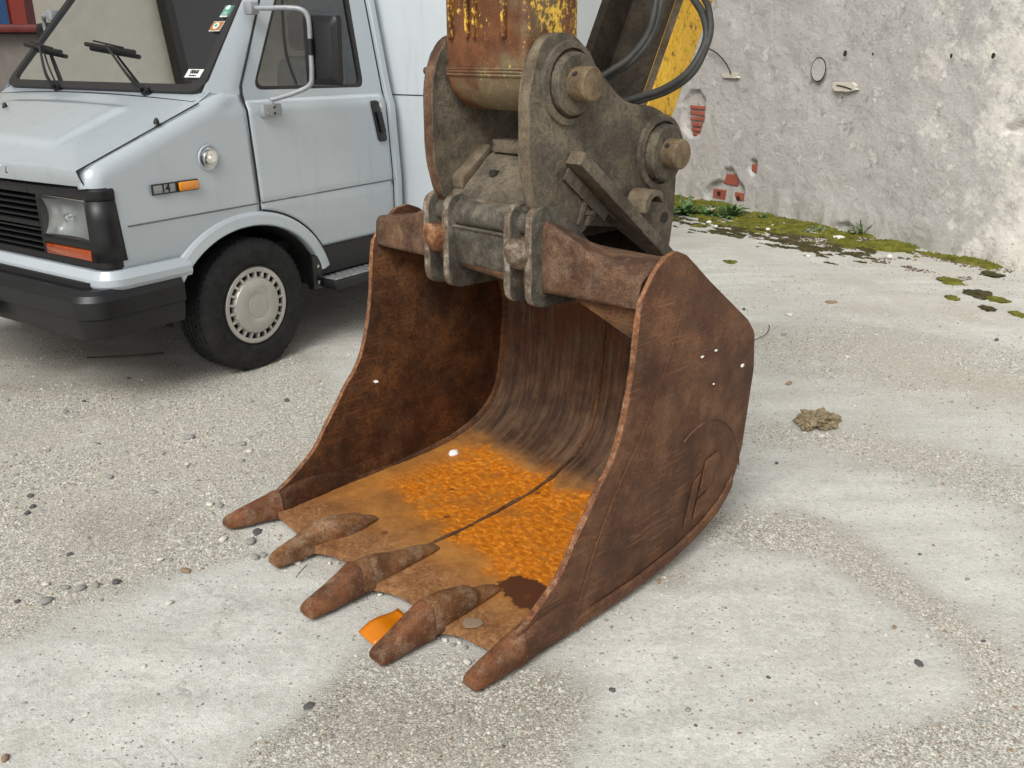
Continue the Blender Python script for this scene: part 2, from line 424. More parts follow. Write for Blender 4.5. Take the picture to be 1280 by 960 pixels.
def text_mesh(name, body, size, mat, parent, mtx, bold=0.):
    cu = bpy.data.curves.new('t', 'FONT'); cu.body = body; cu.size = size; cu.align_x = 'CENTER'; cu.align_y = 'CENTER'; cu.offset = bold; cu.extrude = .0006
    to = bpy.data.objects.new('t', cu); col.objects.link(to); dg = bpy.context.evaluated_depsgraph_get()
    me = bpy.data.meshes.new_from_object(to.evaluated_get(dg)); bpy.data.objects.remove(to)
    me.transform(mtx); ox = off(parent); me.transform(Matrix.Translation((-ox[0], -ox[1], -ox[2])))
    me.materials.clear(); me.materials.append(MT[mat]); me.name = name
    return link(bpy.data.objects.new(name, me), parent)
def fbm(x, y, z=0., o=4):
    return mn.fractal(Vector((x, y, z)), 1., 2., o)

# ------------------------------------------------------------------ ground
POLYS = [
 (.95, [(0, 480), (200, 472), (380, 440), (440, 520), (400, 585), (320, 612), (262, 655), (330, 695), (200, 715), (110, 745), (0, 800), (-300, 800), (-300, 480)]),
 (1., [(270, 965), (385, 872), (440, 812), (560, 828), (690, 838), (770, 872), (690, 965)]),
 (1., [(850, 645), (1000, 642), (1080, 684), (1160, 742), (1230, 802), (1285, 850), (1400, 965), (990, 965), (1060, 930), (1180, 900), (1225, 868), (1195, 812), (1115, 752), (1020, 692), (900, 680)]),
 (.75, [(925, 548), (1100, 572), (1200, 606), (1285, 648), (1400, 660), (1400, 600), (1150, 556), (960, 525)]),
 (.9, [(815, 712), (900, 698), (950, 722), (930, 745), (840, 742)]),
 (.65, [(900, 400), (1100, 405), (1290, 440), (1290, 500), (1100, 480), (960, 470)]),
 (.0, [(-200, 860), (60, 805), (240, 715), (350, 690), (430, 740), (440, 800), (390, 865), (270, 965), (-200, 965)]),
 (.0, [(760, 790), (900, 690), (1010, 694), (1100, 752), (1190, 812), (1215, 868), (1050, 920), (980, 965), (740, 965)]),
 (.1, [(930, 580), (1100, 600), (1280, 680), (1280, 760), (1180, 740), (1090, 672), (1000, 632), (930, 625)]),
]
WP = [(v, np.array([gnd(u, q)[:2] for u, q in p])) for v, p in POLYS]
def in_soft(pts, poly, soft):
    x, y = pts[:, 0], pts[:, 1]; ins = np.zeros(len(pts), bool); dmin = np.full(len(pts), 1e9); n = len(poly)
    for i in range(n):
        a, b = poly[i], poly[(i + 1) % n]
        with np.errstate(divide='ignore', invalid='ignore'):
            cr = ((a[1] > y) != (b[1] > y)) & (x < (b[0] - a[0]) * (y - a[1]) / (b[1] - a[1] + 1e-12) + a[0])
        ins ^= cr
        e = b - a; t = np.clip(((pts - a) @ e) / (e @ e + 1e-12), 0, 1); dmin = np.minimum(dmin, np.linalg.norm(pts - a - t[:, None] * e, axis=1))
    sd = np.where(ins, dmin, -dmin); return np.clip(sd / soft + .5, 0, 1)
def rough_at(pts):
    r = np.full(len(pts), .35)
    for v, p in WP:
        k = in_soft(pts, p, .13); r = r * (1 - k) + v * k
    return r
STAIN_SHADE = [(np.array([gnd(u, q)[:2] for u, q in p]), v) for v, p in (
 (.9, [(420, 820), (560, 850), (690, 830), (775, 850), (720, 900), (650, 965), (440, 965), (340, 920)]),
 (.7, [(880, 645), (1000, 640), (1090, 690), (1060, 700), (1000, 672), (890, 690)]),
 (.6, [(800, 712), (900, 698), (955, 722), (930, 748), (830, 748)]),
 (.8, [(-200, 425), (230, 425), (260, 475), (150, 490), (-200, 505)]),  # shade under the van nose, painted into the ground colour
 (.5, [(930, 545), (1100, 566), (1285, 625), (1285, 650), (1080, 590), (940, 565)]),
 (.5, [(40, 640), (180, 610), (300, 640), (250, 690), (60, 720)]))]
def stain_shade_at(pts):
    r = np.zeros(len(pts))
    for p, v in STAIN_SHADE: r = np.maximum(r, v * in_soft(pts, p, .30))
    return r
xs = np.concatenate([[-60, -30, -15, -9, -6.5], np.arange(-5, 5.51, .045), [6, 7, 9, 15, 30, 60]])
ys = np.concatenate([[-40, -20, -8, -3, -1, 0, .5], np.arange(.9, 10.6, .045), [11, 12, 14, 18, 25, 40, 80]])
GX, GY = np.meshgrid(xs, ys, indexing='ij'); P2 = np.stack([GX.ravel(), GY.ravel()], 1)
nu, nv = len(xs), len(ys)
def gz_h(x, y): return .006 * fbm(x * 1.3, y * 1.3, 3.1, 3) + .0025 * fbm(x * 9, y * 9, 1.7, 3)
GZ = [gz_h(a, b) - .006 for a, b in P2]
gv = np.column_stack([P2, GZ])
gf = [(i * nv + j, (i + 1) * nv + j, (i + 1) * nv + j + 1, i * nv + j + 1) for i in range(nu - 1) for j in range(nv - 1)]
def ground_mat():
    m = M('ground_concrete', .92, spec=.2)
    at = m.n('Attribute', attribute_name='rough'); A = at.outputs['Fac']
    nb = m.noise(1.1, 5, .65); nm = m.noise(7, 6, .72); nf = m.noise(48, 4, .75); ng = m.noise(190, 3, .75)
    st = m.noise(3, 4, .6, m.co((.5, 2.2, 1)))
    r = m.math('ADD', A, m.math('MULTIPLY', m.math('SUBTRACT', m.mix(.5, nb, nm), .5), 1.7))
    r = m.step(m.math('ADD', r, m.math('MULTIPLY', m.math('SUBTRACT', m.mix(.5, nf, ng), .5), 1.8)), .15, .85)
    smooth = m.ramp(m.mix(.55, m.mix(.5, nm, st), m.mix(.5, nf, ng)), (.38, S(164, 162, 154)), (.5, S(196, 195, 188)), (.60, S(220, 219, 212)))
    v1 = m.n('TexVoronoi'); m.link(m.co(), v1.inputs['Vector']); v1.inputs['Scale'].default_value = 230
    v2 = m.n('TexVoronoi'); m.link(m.co(), v2.inputs['Vector']); v2.inputs['Scale'].default_value = 115
    bw = m.n('RGBToBW'); m.link(v1.outputs['Color'], bw.inputs[0]); bw2 = m.n('RGBToBW'); m.link(v2.outputs['Color'], bw2.inputs[0])
    big = m.step(bw2.outputs[0], .62, .66)
    val = m.mix(big, bw.outputs[0], bw2.outputs[0])
    agg = m.ramp(val, (.1, S(142, 138, 127)), (.35, S(182, 178, 166)), (.65, S(202, 198, 187)), (.95, S(226, 224, 213)))
    dist = m.mix(big, v1.outputs['Distance'], v2.outputs['Distance'])
    agg = m.mix(m.math('MULTIPLY', m.step(dist, .42, .75), .5), agg, S(132, 127, 115))
    agg = m.mix(m.math('MULTIPLY', m.step(nb, .42, .62), .25), agg, S(194, 184, 170))
    c = m.mix(r, smooth, agg)
    pit = m.step(m.vor(44), .20, .10); pitn = m.math('MULTIPLY', pit, m.step(nm, .44, .58))
    c = m.mix(m.math('MULTIPLY', pitn, .65), c, S(104, 100, 90))
    p2 = m.math('MULTIPLY', m.step(m.vor(105), .26, .12), m.step(m.noise(22, 3, .7), .46, .58)); c = m.mix(m.math('MULTIPLY', p2, .55), c, S(120, 114, 102))
    c = m.mix(m.math('MULTIPLY', m.step(m.noise(.55, 4), .50, .70), .35), c, S(182, 176, 160))
    c = m.mix(m.math('MULTIPLY', m.step(m.noise(2.3, 6, .75), .55, .70), .35), c, S(228, 227, 219))
    sa = m.n('Attribute', attribute_name='stain_shade'); sf = m.step(m.math('ADD', sa.outputs['Fac'], m.math('MULTIPLY', m.math('SUBTRACT', m.mix(.5, nm, nb), .5), 1.6)), .2, .9)
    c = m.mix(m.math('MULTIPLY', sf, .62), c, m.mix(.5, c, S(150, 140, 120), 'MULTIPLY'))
    ckn = m.n('TexNoise'); m.link(m.co(), ckn.inputs['Vector']); ckn.inputs['Scale'].default_value = 3.; ckn.inputs['Detail'].default_value = 5
    cv = m.n('VectorMath', operation='ADD'); m.link(m.co(), cv.inputs[0]); m.link(ckn.outputs['Color'], cv.inputs[1])
    ck = m.math('MULTIPLY', m.step(m.vor(.55, 'DISTANCE_TO_EDGE', cv.outputs[0]), .006, .002), m.step(m.noise(1.6, 3), .52, .6))
    c = m.mix(m.math('MULTIPLY', ck, .28), c, S(104, 100, 92))
    m.set('Base Color', c)
    h = m.math('ADD', m.math('MULTIPLY', m.math('SUBTRACT', m.mix(.5, val, ng), m.math('MULTIPLY', dist, .5)), m.math('MULTIPLY_ADD', r, .8, .3)), m.math('MULTIPLY', nf, .7))
    h = m.math('SUBTRACT', h, m.math('MULTIPLY', pitn, .6))
    m.bump(h, .8, .007); MT['ground'] = m.m
ground_mat()
ground = mesh('ground', gv, gf, 'ground', None, 180)
a_ = ground.data.attributes.new('rough', 'FLOAT', 'POINT'); a_.data.foreach_set('value', rough_at(P2).astype(np.float32))
a2 = ground.data.attributes.new('stain_shade', 'FLOAT', 'POINT'); a2.data.foreach_set('value', stain_shade_at(P2).astype(np.float32))
tag(ground, 'pale worn concrete yard with gravelly patches', None, kind='structure')

# ------------------------------------------------------------------ rendered wall on the right
W0 = np.array([3.66, 7.37, 0]); WD = np.array([-.446, .895, 0]); WD /= np.linalg.norm(WD); WN = np.array([-WD[1], WD[0], 0])
if WN[1] > 0: WN = -WN
def wall_tz(u, v):
    d = ray(u, v); C0 = np.array([0, 0, CAM_H]); P = C0 + d * (((W0 - C0) @ WN) / (d @ WN)); return (P - W0) @ WD, P[2]
def wp(t, z, out=0.): return W0 + WD * t + WN * out + np.array([0, 0, z])
wall = empty('rendered_wall', tuple(W0), 0, tuple(W0), label='tall weathered grey rendered wall with patches of bare red brick', cat='wall')
zr = lambda x, y: (800 + x / 2.667, y / 2.667)
HOLES = [[zr(*p) for p in q] for q in (
    [(138, 425), (143, 340), (165, 303), (195, 300), (218, 335), (214, 400), (195, 450), (168, 458)],
    [(222, 640), (240, 612), (272, 600), (285, 565), (305, 560), (325, 600), (345, 625), (345, 690), (300, 700), (235, 690)],
    [(362, 560), (372, 535), (388, 540), (386, 578), (372, 585)],
    [(1208, 430), (1260, 412), (1300, 402), (1300, 445), (1225, 442)],
    [(655, 775), (665, 745), (700, 742), (715, 765), (700, 785)])]
HT = [np.array([wall_tz(*p) for p in q]) for q in HOLES]
def wall_mat():
    m = M('wall_render', .93, spec=.2); X, Y, Z = m.xyz()[:3]
    nb = m.noise(.9, 5, .6); nm = m.noise(5, 8, .75); nf = m.noise(45, 5, .75); nk = m.noise(2.2, 7, .72)
    c = m.ramp(m.mix(.45, m.mix(.5, nb, nm), nf), (.36, S(160, 158, 155)), (.5, S(184, 181, 177)), (.62, S(204, 200, 194)))
    c = m.mix(m.math('MULTIPLY', m.step(m.noise(.7, 5), .44, .60), .5), c, S(188, 182, 177))
    # lime wash left on the near end of the wall and in flakes
    tt = m.math('MULTIPLY_ADD', Y, -1.05, m.math('MULTIPLY', m.math('SUBTRACT', nk, .5), 5.))
    c = m.mix(m.math('MULTIPLY', m.step(tt, -.25, .45), .9), c, m.ramp(nm, (.35, S(212, 208, 198)), (.65, S(234, 230, 221))))
    fl = m.math('MULTIPLY', m.step(m.noise(6, 9, .75), .57, .60), .5); c = m.mix(fl, c, S(222, 219, 212))
    f2 = m.step(m.noise(4.5, 9, .78), .62, .63); c = m.mix(m.math('MULTIPLY', f2, .6), c, S(168, 160, 150))
    dk = m.math('MULTIPLY', m.step(m.noise(15, 7, .78), .63, .67), .5); c = m.mix(dk, c, S(128, 124, 120))
    low = m.math('MULTIPLY', m.step(m.math('ADD', Z, m.math('MULTIPLY', nk, .35)), .48, .12), .5)
    c = m.mix(low, c, S(172, 170, 156))
    m.set('Base Color', c)
    tool = m.noise(17, 6, .68, m.co((1, 1, 1.6)), .25)
    b1 = m.bump(m.math('ADD', m.math('MULTIPLY', tool, 1.1), m.math('MULTIPLY', nf, .5)), .6, .02)
    m.bump(m.math('SUBTRACT', fl, m.math('ADD', dk, f2)), .8, .008, b1)
    MT['wall_render'] = m.m
wall_mat()
def build_wall():
    T = np.concatenate([[-7, -5, -3.5, -2.2], np.arange(-1.5, 4.2, .022), [4.6, 5.2, 6.5, 8, 11, 15]]); Zs = np.concatenate([np.arange(-.05, 2.45, .022), [2.8, 3.2, 3.8, 4.5, 5.5]])
    g = np.array([(t, z) for t in T for z in Zs]); dep = np.zeros(len(g))
    inh = np.zeros(len(g))
    for h in HT: inh = np.maximum(inh, in_soft(g + .012 * np.array([[fbm(a * 22, b * 22, 1), fbm(a * 22, b * 22, 9)] for a, b in g]) if False else g, h, .02))
    V = []
    for (t, z), k in zip(g, inh):
        d = .020 * fbm(t * .9, z * .9, 4, 3) + .010 * fbm(t * 4, z * 4, 2, 4) + .004 * fbm(t * 17, z * 17, 5, 3)
        base = .05 * max(0, 1 - z / .3) * (.6 + fbm(t * 3, 2.2, 1, 3))
        V.append(wp(t, z, d + base - .05 * k))
    n2 = len(Zs); F = [(i * n2 + j, (i + 1) * n2 + j, (i + 1) * n2 + j + 1, i * n2 + j + 1) for i in range(len(T) - 1) for j in range(n2 - 1)]
    mesh('plaster', V, F, 'wall_render', wall, 60)
    A, B = wp(-7, -.05, -.06), wp(15, -.05, -.06); bk = -WN * .3
    cr = [A, B, B + bk, A + bk]; top = [p + np.array([0, 0, 5.55]) for p in cr]
    mesh('masonry', [tuple(p) for p in cr + top], [(0, 1, 5, 4), (1, 2, 6, 5), (2, 3, 7, 6), (3, 0, 4, 7), (4, 5, 6, 7)], 'wall_render', wall)
    def brick(u0, v0, u1, v1, mat='brick_red', proud=-.022):
        (t0, z1), (t1, z0) = wall_tz(u0, v0), wall_tz(u1, v1)
        t0, t1 = min(t0, t1), max(t0, t1); b = []
        for dz in (z0, z1):
            for tt in (t0, t1):
                for q in (-.10, proud + random.uniform(-.004, .004)): b.append(tuple(wp(tt, dz + random.uniform(-.004, .004), q)))
        o = mesh('brick', b, [(0, 2, 3, 1), (4, 5, 7, 6), (0, 1, 5, 4), (2, 6, 7, 3), (1, 3, 7, 5), (0, 4, 6, 2)], mat, wall)
        md = o.modifiers.new('b', 'BEVEL'); md.width = .006; md.segments = 2
    z = lambda x, y: (800 + x / 2.667, y / 2.667)
    for (a, b, c_, d) in ((161, 350, 212, 367), (160, 369, 212, 386), (162, 388, 210, 404), (165, 407, 196, 423), (166, 425, 193, 440), (170, 442, 188, 453)):
        brick(*z(a, b), *z(c_, d))
    brick(*z(272, 578), *z(318, 622), proud=-.03); brick(*z(240, 628), *z(276, 668)); brick(*z(310, 640), *z(336, 672))
    brick(*z(366, 548), *z(382, 576), proud=-.028)
    for (x, y) in ((258, 646), (322, 662)):
        t, zz = wall_tz(*z(x, y)); c0 = wp(t, zz, -.019)
        V = [tuple(c0 + WD * .028 * math.cos(q) * (1.2) + np.array([0, 0, .028 * math.sin(q)])) for q in np.linspace(0, 2 * PI, 12, endpoint=False)]
        mesh('brick_core', V, [tuple(range(12))], 'brick_hollow', wall)
    # cast round blanking plug, flat dark discs painting the shade of drilled holes, cement filled box
    t, zz = wall_tz(*z(603, 232)); rr = .092
    circ = lambda r, o_: [tuple(wp(t, zz, o_) + WD * r * math.cos(q) * .95 + np.array([0, 0, r * 1.08 * math.sin(q)])) for q in np.linspace(0, 2 * PI, 30, endpoint=False)]
    V = circ(rr + .010, .030) + circ(rr, .033); F = [(i, (i + 1) % 30, 30 + (i + 1) % 30, 30 + i) for i in range(30)]
    mesh('plug_joint', V, F, 'hole_dark', wall); mesh('round_plug', circ(rr, .031), [tuple(range(30))], 'wall_render', wall)
    for (x, y, r) in ((693, 178, .032), (785, 180, .014), (1047, 186, .018), (1187, 186, .022), (683, 325, .010)):
        t, zz = wall_tz(*z(x, y)); q = [tuple(wp(t + r * .8 * math.cos(k) * random.uniform(.8, 1.15), zz + r * math.sin(k) * random.uniform(.8, 1.15), .032)) for k in np.linspace(0, 2 * PI, 12, endpoint=False)]
        mesh('dark_hole_disc', q, [tuple(range(12))], 'hole_dark', wall)
    for (x0, y0, x1, y1) in ((650, 272, 730, 310), (278, 240, 335, 262)):
        (ta, za), (tb, zb) = wall_tz(*z(x0, y0)), wall_tz(*z(x1, y1))
        tc_, zc_ = (ta + tb) / 2, (za + zb) / 2; n_ = 18; b = []
        sh_ = [(random.uniform(.78, 1.12), a_) for a_ in np.linspace(0, 2 * PI, n_, endpoint=False)]
        for o_, sc_ in ((.0, 1.), (.024, 1.), (.031, .93)):
            for r_, a_ in sh_:
                ca_, sa_ = math.cos(a_), math.sin(a_); q_ = max(abs(ca_), abs(sa_)) ** .7
                b.append(tuple(wp(tc_ + (tb - ta) / 2 * ca_ / q_ * r_ * sc_, zc_ + (za - zb) / 2 * sa_ / q_ * r_ * sc_, o_)))
        fq = [(k * n_ + i, k * n_ + (i + 1) % n_, (k + 1) * n_ + (i + 1) % n_, (k + 1) * n_ + i) for k in range(2) for i in range(n_)] + [tuple(range(2 * n_, 3 * n_))]
        mesh('cement_patch', b, fq, 'lime', wall)
    (ta, za), (tb, zb) = wall_tz(*z(664, 284)), wall_tz(*z(715, 298))
    tube('slot_cut', [wp(ta, za, .033), wp((ta + tb) / 2, za - .01, .034), wp(tb, zb, .033)], .006, 'hole_dark', wall, 5, 4)
    # wire stub hanging from a cement patch
    P = [wp(*wall_tz(*z(*q)), .05) for q in ((232, 158), (265, 175), (295, 205), (316, 244))]
    tube('wire_stub', P, .008, 'hose', wall, 6)
build_wall()

# ------------------------------------------------------------------ workshop building and skip on the left
bld = empty('workshop_building', (-9.2, 9, 0), 0, (-9.2, 9, 0), label='cream rendered workshop building with blue and red door panels behind the van', cat='building')
box('facade', (-9.6, -2, 0), (-9.2, 24, 8.3), 'panel_cream', bld)
box('roof_edge', (-9.75, -2.2, 8.3), (-8.95, 24.2, 8.5), 'roof_dark', bld)
mesh('added_roof_slope', [(-9.0, -2.2, 8.5), (-9.0, 24.2, 8.5), (-12.5, 24.2, 15.5), (-12.5, -2.2, 15.5), (-14, -2.2, 8.5), (-14, 24.2, 8.5)], [(0, 1, 2, 3), (3, 2, 5, 4), (0, 3, 4), (1, 5, 2)], 'roof_dark', bld)  # unseen tall roof, added so the windscreen mirrors something dark
box('blue_door', (-9.2, 17.42, 0), (-9.12, 17.74, 4.2), 'panel_blue', bld)
box('red_door', (-9.2, 17.80, 0), (-9.1, 18.34, 4.2), 'panel_red', bld)
box('dark_red_door', (-9.2, 18.36, 0), (-9.12, 18.72, 4.2), 'skip_red', bld)
box('gateway', (-9.2, 6.0, 0), (-9.14, 8.6, 3.4), 'roof_dark', bld, .02)
sk = empty('rubbish_skip', (-5.2, 9.0, 0), 0, (-5.2, 9.0, 0), label='grey steel skip with dark red rim standing behind the van', cat='skip')
prism('tub', [(-6.6, .25), (-4.45, .25), (-3.85, 1.72), (-7.0, 1.72)], 8.2, 10.4, ('skip_grey',), sk, .02, 'y')
for k in range(3):
    xk = -6.4 + k * .85; box('rib', (xk, 8.12, .3), (xk + .09, 8.2, 1.6), 'skip_grey', sk, .01)
box('rim', (-7.08, 8.08, 1.72), (-3.78, 10.48, 1.785), 'skip_red', sk, .02)
for xx in (-6.2, -5.0): box('skid', (xx, 8.3, 0), (xx + .12, 10.3, .25), 'skip_red', sk)

# ================================================================== VAN  (frame: x = outward from the near side, y = rearward, z up)
VA = R(33.75); K0 = -3.66
vnx = np.array([math.cos(VA), -math.sin(VA), 0]); vsx = np.array([math.sin(VA), math.cos(VA), 0])
XC = -.95
vb = (XC, 3.07, 0)
vloc = vnx * (K0 + XC) + vsx * 3.07
van = empty('box_van', tuple(vloc), -VA, vb, label='light grey box van parked behind the excavator bucket', cat='van')
def side_x(z):
    return float(np.interp(z, [.3, .57, .70, .86, 1.30, 1.345, 1.84, 2.1], [-.03, -.012, 0, .002, -.028, -.05, -.15, -.215]))
def mir(x): return 2 * XC - x
AY, AZ, AA, AB = 3.07, .33, .50, .42
def arch_z(y, grow=0.):
    d = (y - AY) / (AA + grow); return AZ + (AB + grow) * math.sqrt(max(0, 1 - d * d)) if abs(d) < 1 else -9
def both(fn):
    """build near-side part, and its mirrored twin on the far side"""
    fn(lambda p: p); fn(lambda p: (mir(p[0]), p[1], p[2]))
FY0, FY1 = 2.256, 3.155
def shoulder(y): return 1.035 + (y - 2.30) * .385
def gapz(y): return 1.106 + (y - 2.27) * .385
def corner(y, r=.085):
    d = y - FY0; return 0 if d >= r else -(r - math.sqrt(max(0, r * r - (r - d) ** 2)))
def fender(mp):
    def fn(u, v):
        y = FY0 + (FY1 - FY0) * (1 - (1 - u) ** 1.25 if False else u ** 1.3)
        bot = max(.66 if y < 2.66 else .0, arch_z(y, .03)); sh = min(shoulder(y), 1.345); gz = min(gapz(y), 1.41)
        if y < 2.34: bot = max(bot, 1.022)
        if v < .75:
            z = bot + (sh - bot) * (v / .75); x = side_x(z)
        else:
            t = (v - .75) / .25; z = sh + (gz - sh) * math.sin(t * PI / 2); x = side_x(sh) - (.075 + .02 * (y - 2.3)) * (1 - math.cos(t * PI / 2))
        return mp((x + corner(y), y, z))
    grid('fender', fn, 46, 30, 'van_paint', van, .004, 30)
both(fender)
def flare(mp):
    def fn(u, v):
        a = PI * (1 - (.118 + u * .80)); ca, sa = math.cos(a), math.sin(a)
        prof = [(-.002, -.10), (-.004, .018), (.003, .026), (.048, .021), (.062, .012), (.070, -.006)]
        k = v * (len(prof) - 1); i = min(int(k), len(prof) - 2); t = k - i
        g = prof[i][0] * (1 - t) + prof[i + 1][0] * t; x = prof[i][1] * (1 - t) + prof[i + 1][1] * t
        return mp((x, AY + (AA + g) * ca, AZ + (AB + g) * sa))
    grid('wheel_arch_flare', fn, 40, 26, 'van_paint', van, .0, 24)
both(flare)
def sweep(name, path, prof, mat, parent, smooth=35):
    """path: plan points (x,y) walked with outside on the right-hand side; prof: (outward, z)"""
    P = [np.array(p, float) for p in path]; n = len(P); V = []; F = []; m = len(prof)
    for i in range(n):
        t = P[min(i + 1, n - 1)] - P[max(0, i - 1)]; t /= np.linalg.norm(t); nn = np.array([t[1], -t[0]])
        for o_, z in prof: V.append((P[i][0] + nn[0] * o_, P[i][1] + nn[1] * o_, z))
    for i in range(n - 1):
        for j in range(m): F.append((i * m + j, (i + 1) * m + j, (i + 1) * m + (j + 1) % m, i * m + (j + 1) % m))
    F.append(tuple(range(m))); F.append(tuple((n - 1) * m + j for j in range(m))[::-1])
    bm = bmesh.new(); bv = [bm.verts.new(v) for v in V]
    for f in F: bm.faces.new([bv[i] for i in f])
    return from_bm(name, bm, mat, parent, smooth)
def plan(xo, yf, r, yend, far=True):
    """plan path from the far side round the nose to the near side"""
    near = [(xo, yend)] + [(xo - r + r * math.cos(a), yf + r - r * math.sin(a)) for a in np.linspace(0, PI / 2, 9)]
    other = [(mir(p[0]), p[1]) for p in near]
    return other + near[::-1]
sweep('lower_valance', plan(.012, 2.255, .09, 2.69), [(-.05, .585), (.012, .575), (.022, .595), (.022, .625), (.0, .66), (-.05, .668)], 'van_paint', van, 14)
sweep('bumper', plan(.045, 2.125, .13, 2.625), [(-.12, .585), (-.04, .588), (-.015, .572), (.0, .545), (.0, .47), (-.012, .462), (-.016, .42), (-.028, .368), (-.10, .362)], 'black_plastic', van, 14)
sweep('bumper_recess', plan(-.04, 2.215, .10, 2.60), [(-.05, .575), (-.0, .575), (.0, .61), (-.05, .61)], 'dark_under', van)
# bonnet
def bonnet(u, v):
    x = -.066 + (mir(-.066) + .066) * u; q = (x - XC) / .875; y = 2.248 + .66 * v
    if v < .08:
        t = v / .08; y = 2.268 - .03 * math.sin(t * PI / 2); z = 1.028 + .072 * math.sin(t * PI / 2) ** 1.3
    else:
        y = 2.238 + (v - .08) / .92 * .665; z = 1.10 + (y - 2.238) * .375
    cr = .030 * (1 - q * q); nose = -.035 * (1 - q * q)
    st = lambda e: min(1, max(0, e)) ** 2 * (3 - 2 * min(1, max(0, e)))
    raise_ = .011 * st((.62 - abs(q)) / .05) * st((y - 2.36) / .05) * st((2.80 - y) / .05)
    return (x, y + nose * (1 - v * .6), z + cr * min(1, v * 3) + raise_)
grid('bonnet', bonnet, 60, 50, 'van_paint', van, .0, 60)
for s_ in (0, 1):
    pts = []
    for v in np.linspace(0, 1, 24):
        p = bonnet(0 if s_ == 0 else 1, v); pts.append((p[0] + (.006 if s_ == 0 else -.006), p[1], p[2] - .002))
    tube('bonnet_gap', pts, .0028, 'seam_dark', van, 6, raw=True)
# cowl between bonnet and windscreen
grid('cowl', lambda u, v: (-.075 + (mir(-.075) + .075) * u, 2.905 + .085 * v - .03 * (1 - ((u - .5) * 2) ** 2), 1.345 + .052 * v + .026 * (1 - ((u - .5) * 2) ** 2) * (1 - v)), 24, 6, 'van_paint', van)
tube('cowl_gap', [(-.10 + (mir(-.1) + .1) * u, 2.906 - .03 * (1 - ((u - .5) * 2) ** 2), 1.350 + .026 * (1 - ((u - .5) * 2) ** 2)) for u in np.linspace(0, 1, 14)], .004, 'seam_dark', van, 6, raw=True)
# windscreen
def ws(x, t, d=0.):
    q = (x - XC) / .9; y = 2.955 + .52 * t - .045 * (1 - q * q) * 1.; z = 1.392 + .585 * t
    return (x, y + d * .75, z - d * .65)
wo = round_poly([(-.085, 0), (-.205, 1.0), (mir(-.205), 1.0), (mir(-.085), 0)], [.10, .1, .1, .10], 7)
wi = round_poly([(-.135, .055), (-.245, .95), (mir(-.245), .95), (mir(-.135), .055)], [.09, .09, .09, .09], 7)
ring('windscreen_seal', wo, wi, lambda x, t, d: ws(x, t, d - .006), .025, 'rubber_seal', van)
def wsg(u, v):
    t = .04 + .92 * v; xa = -.12 - .11 * t; return ws(xa + (mir(xa) - xa) * u, t, .006)
grid('windscreen', wsg, 30, 12, 'windscreen_glass', van, 0, 180)
# A pillars, door frame, door
def apillar(mp):
    def fn(u, v):
        A = ws(-.088 - .117 * u, u, 0); y = 3.135 + (3.545 - 3.135) * u; z = 1.37 + (2.05 - 1.37) * u
        Bp = (side_x(z) - .004, y, z); k = math.sin(v * PI / 2)
        return mp((A[0] + (Bp[0] - A[0]) * k, A[1] + (Bp[1] - A[1]) * v, A[2] + (Bp[2] - A[2]) * v))
    grid('windscreen_pillar', fn, 10, 8, 'van_paint', van)
    mesh('pillar_foot', [mp(p) for p in ((-.085, 2.96, 1.392), (-.085, 2.91, 1.345), (-.062, 3.155, 1.41), (-.055, 3.155, 1.345), (-.062, 3.14, 1.40))], [(0, 1, 3, 4), (4, 3, 2)], 'van_paint', van)
both(apillar)
DY0, DY1 = 3.168, 4.185
WIN = round_poly([(3.235, 1.395), (4.045, 1.385), (4.07, 2.0), (3.62, 2.0)], [.07, .05, .05, .08], 6)
WIN2 = round_poly([(3.262, 1.412), (4.028, 1.402), (4.052, 1.985), (3.632, 1.985)], [.06, .04, .04, .07], 6)
DOUT = [(DY0, 1.345), (DY1, 1.345), (DY1, 2.06), (3.565, 2.06), (3.175, 1.42)]
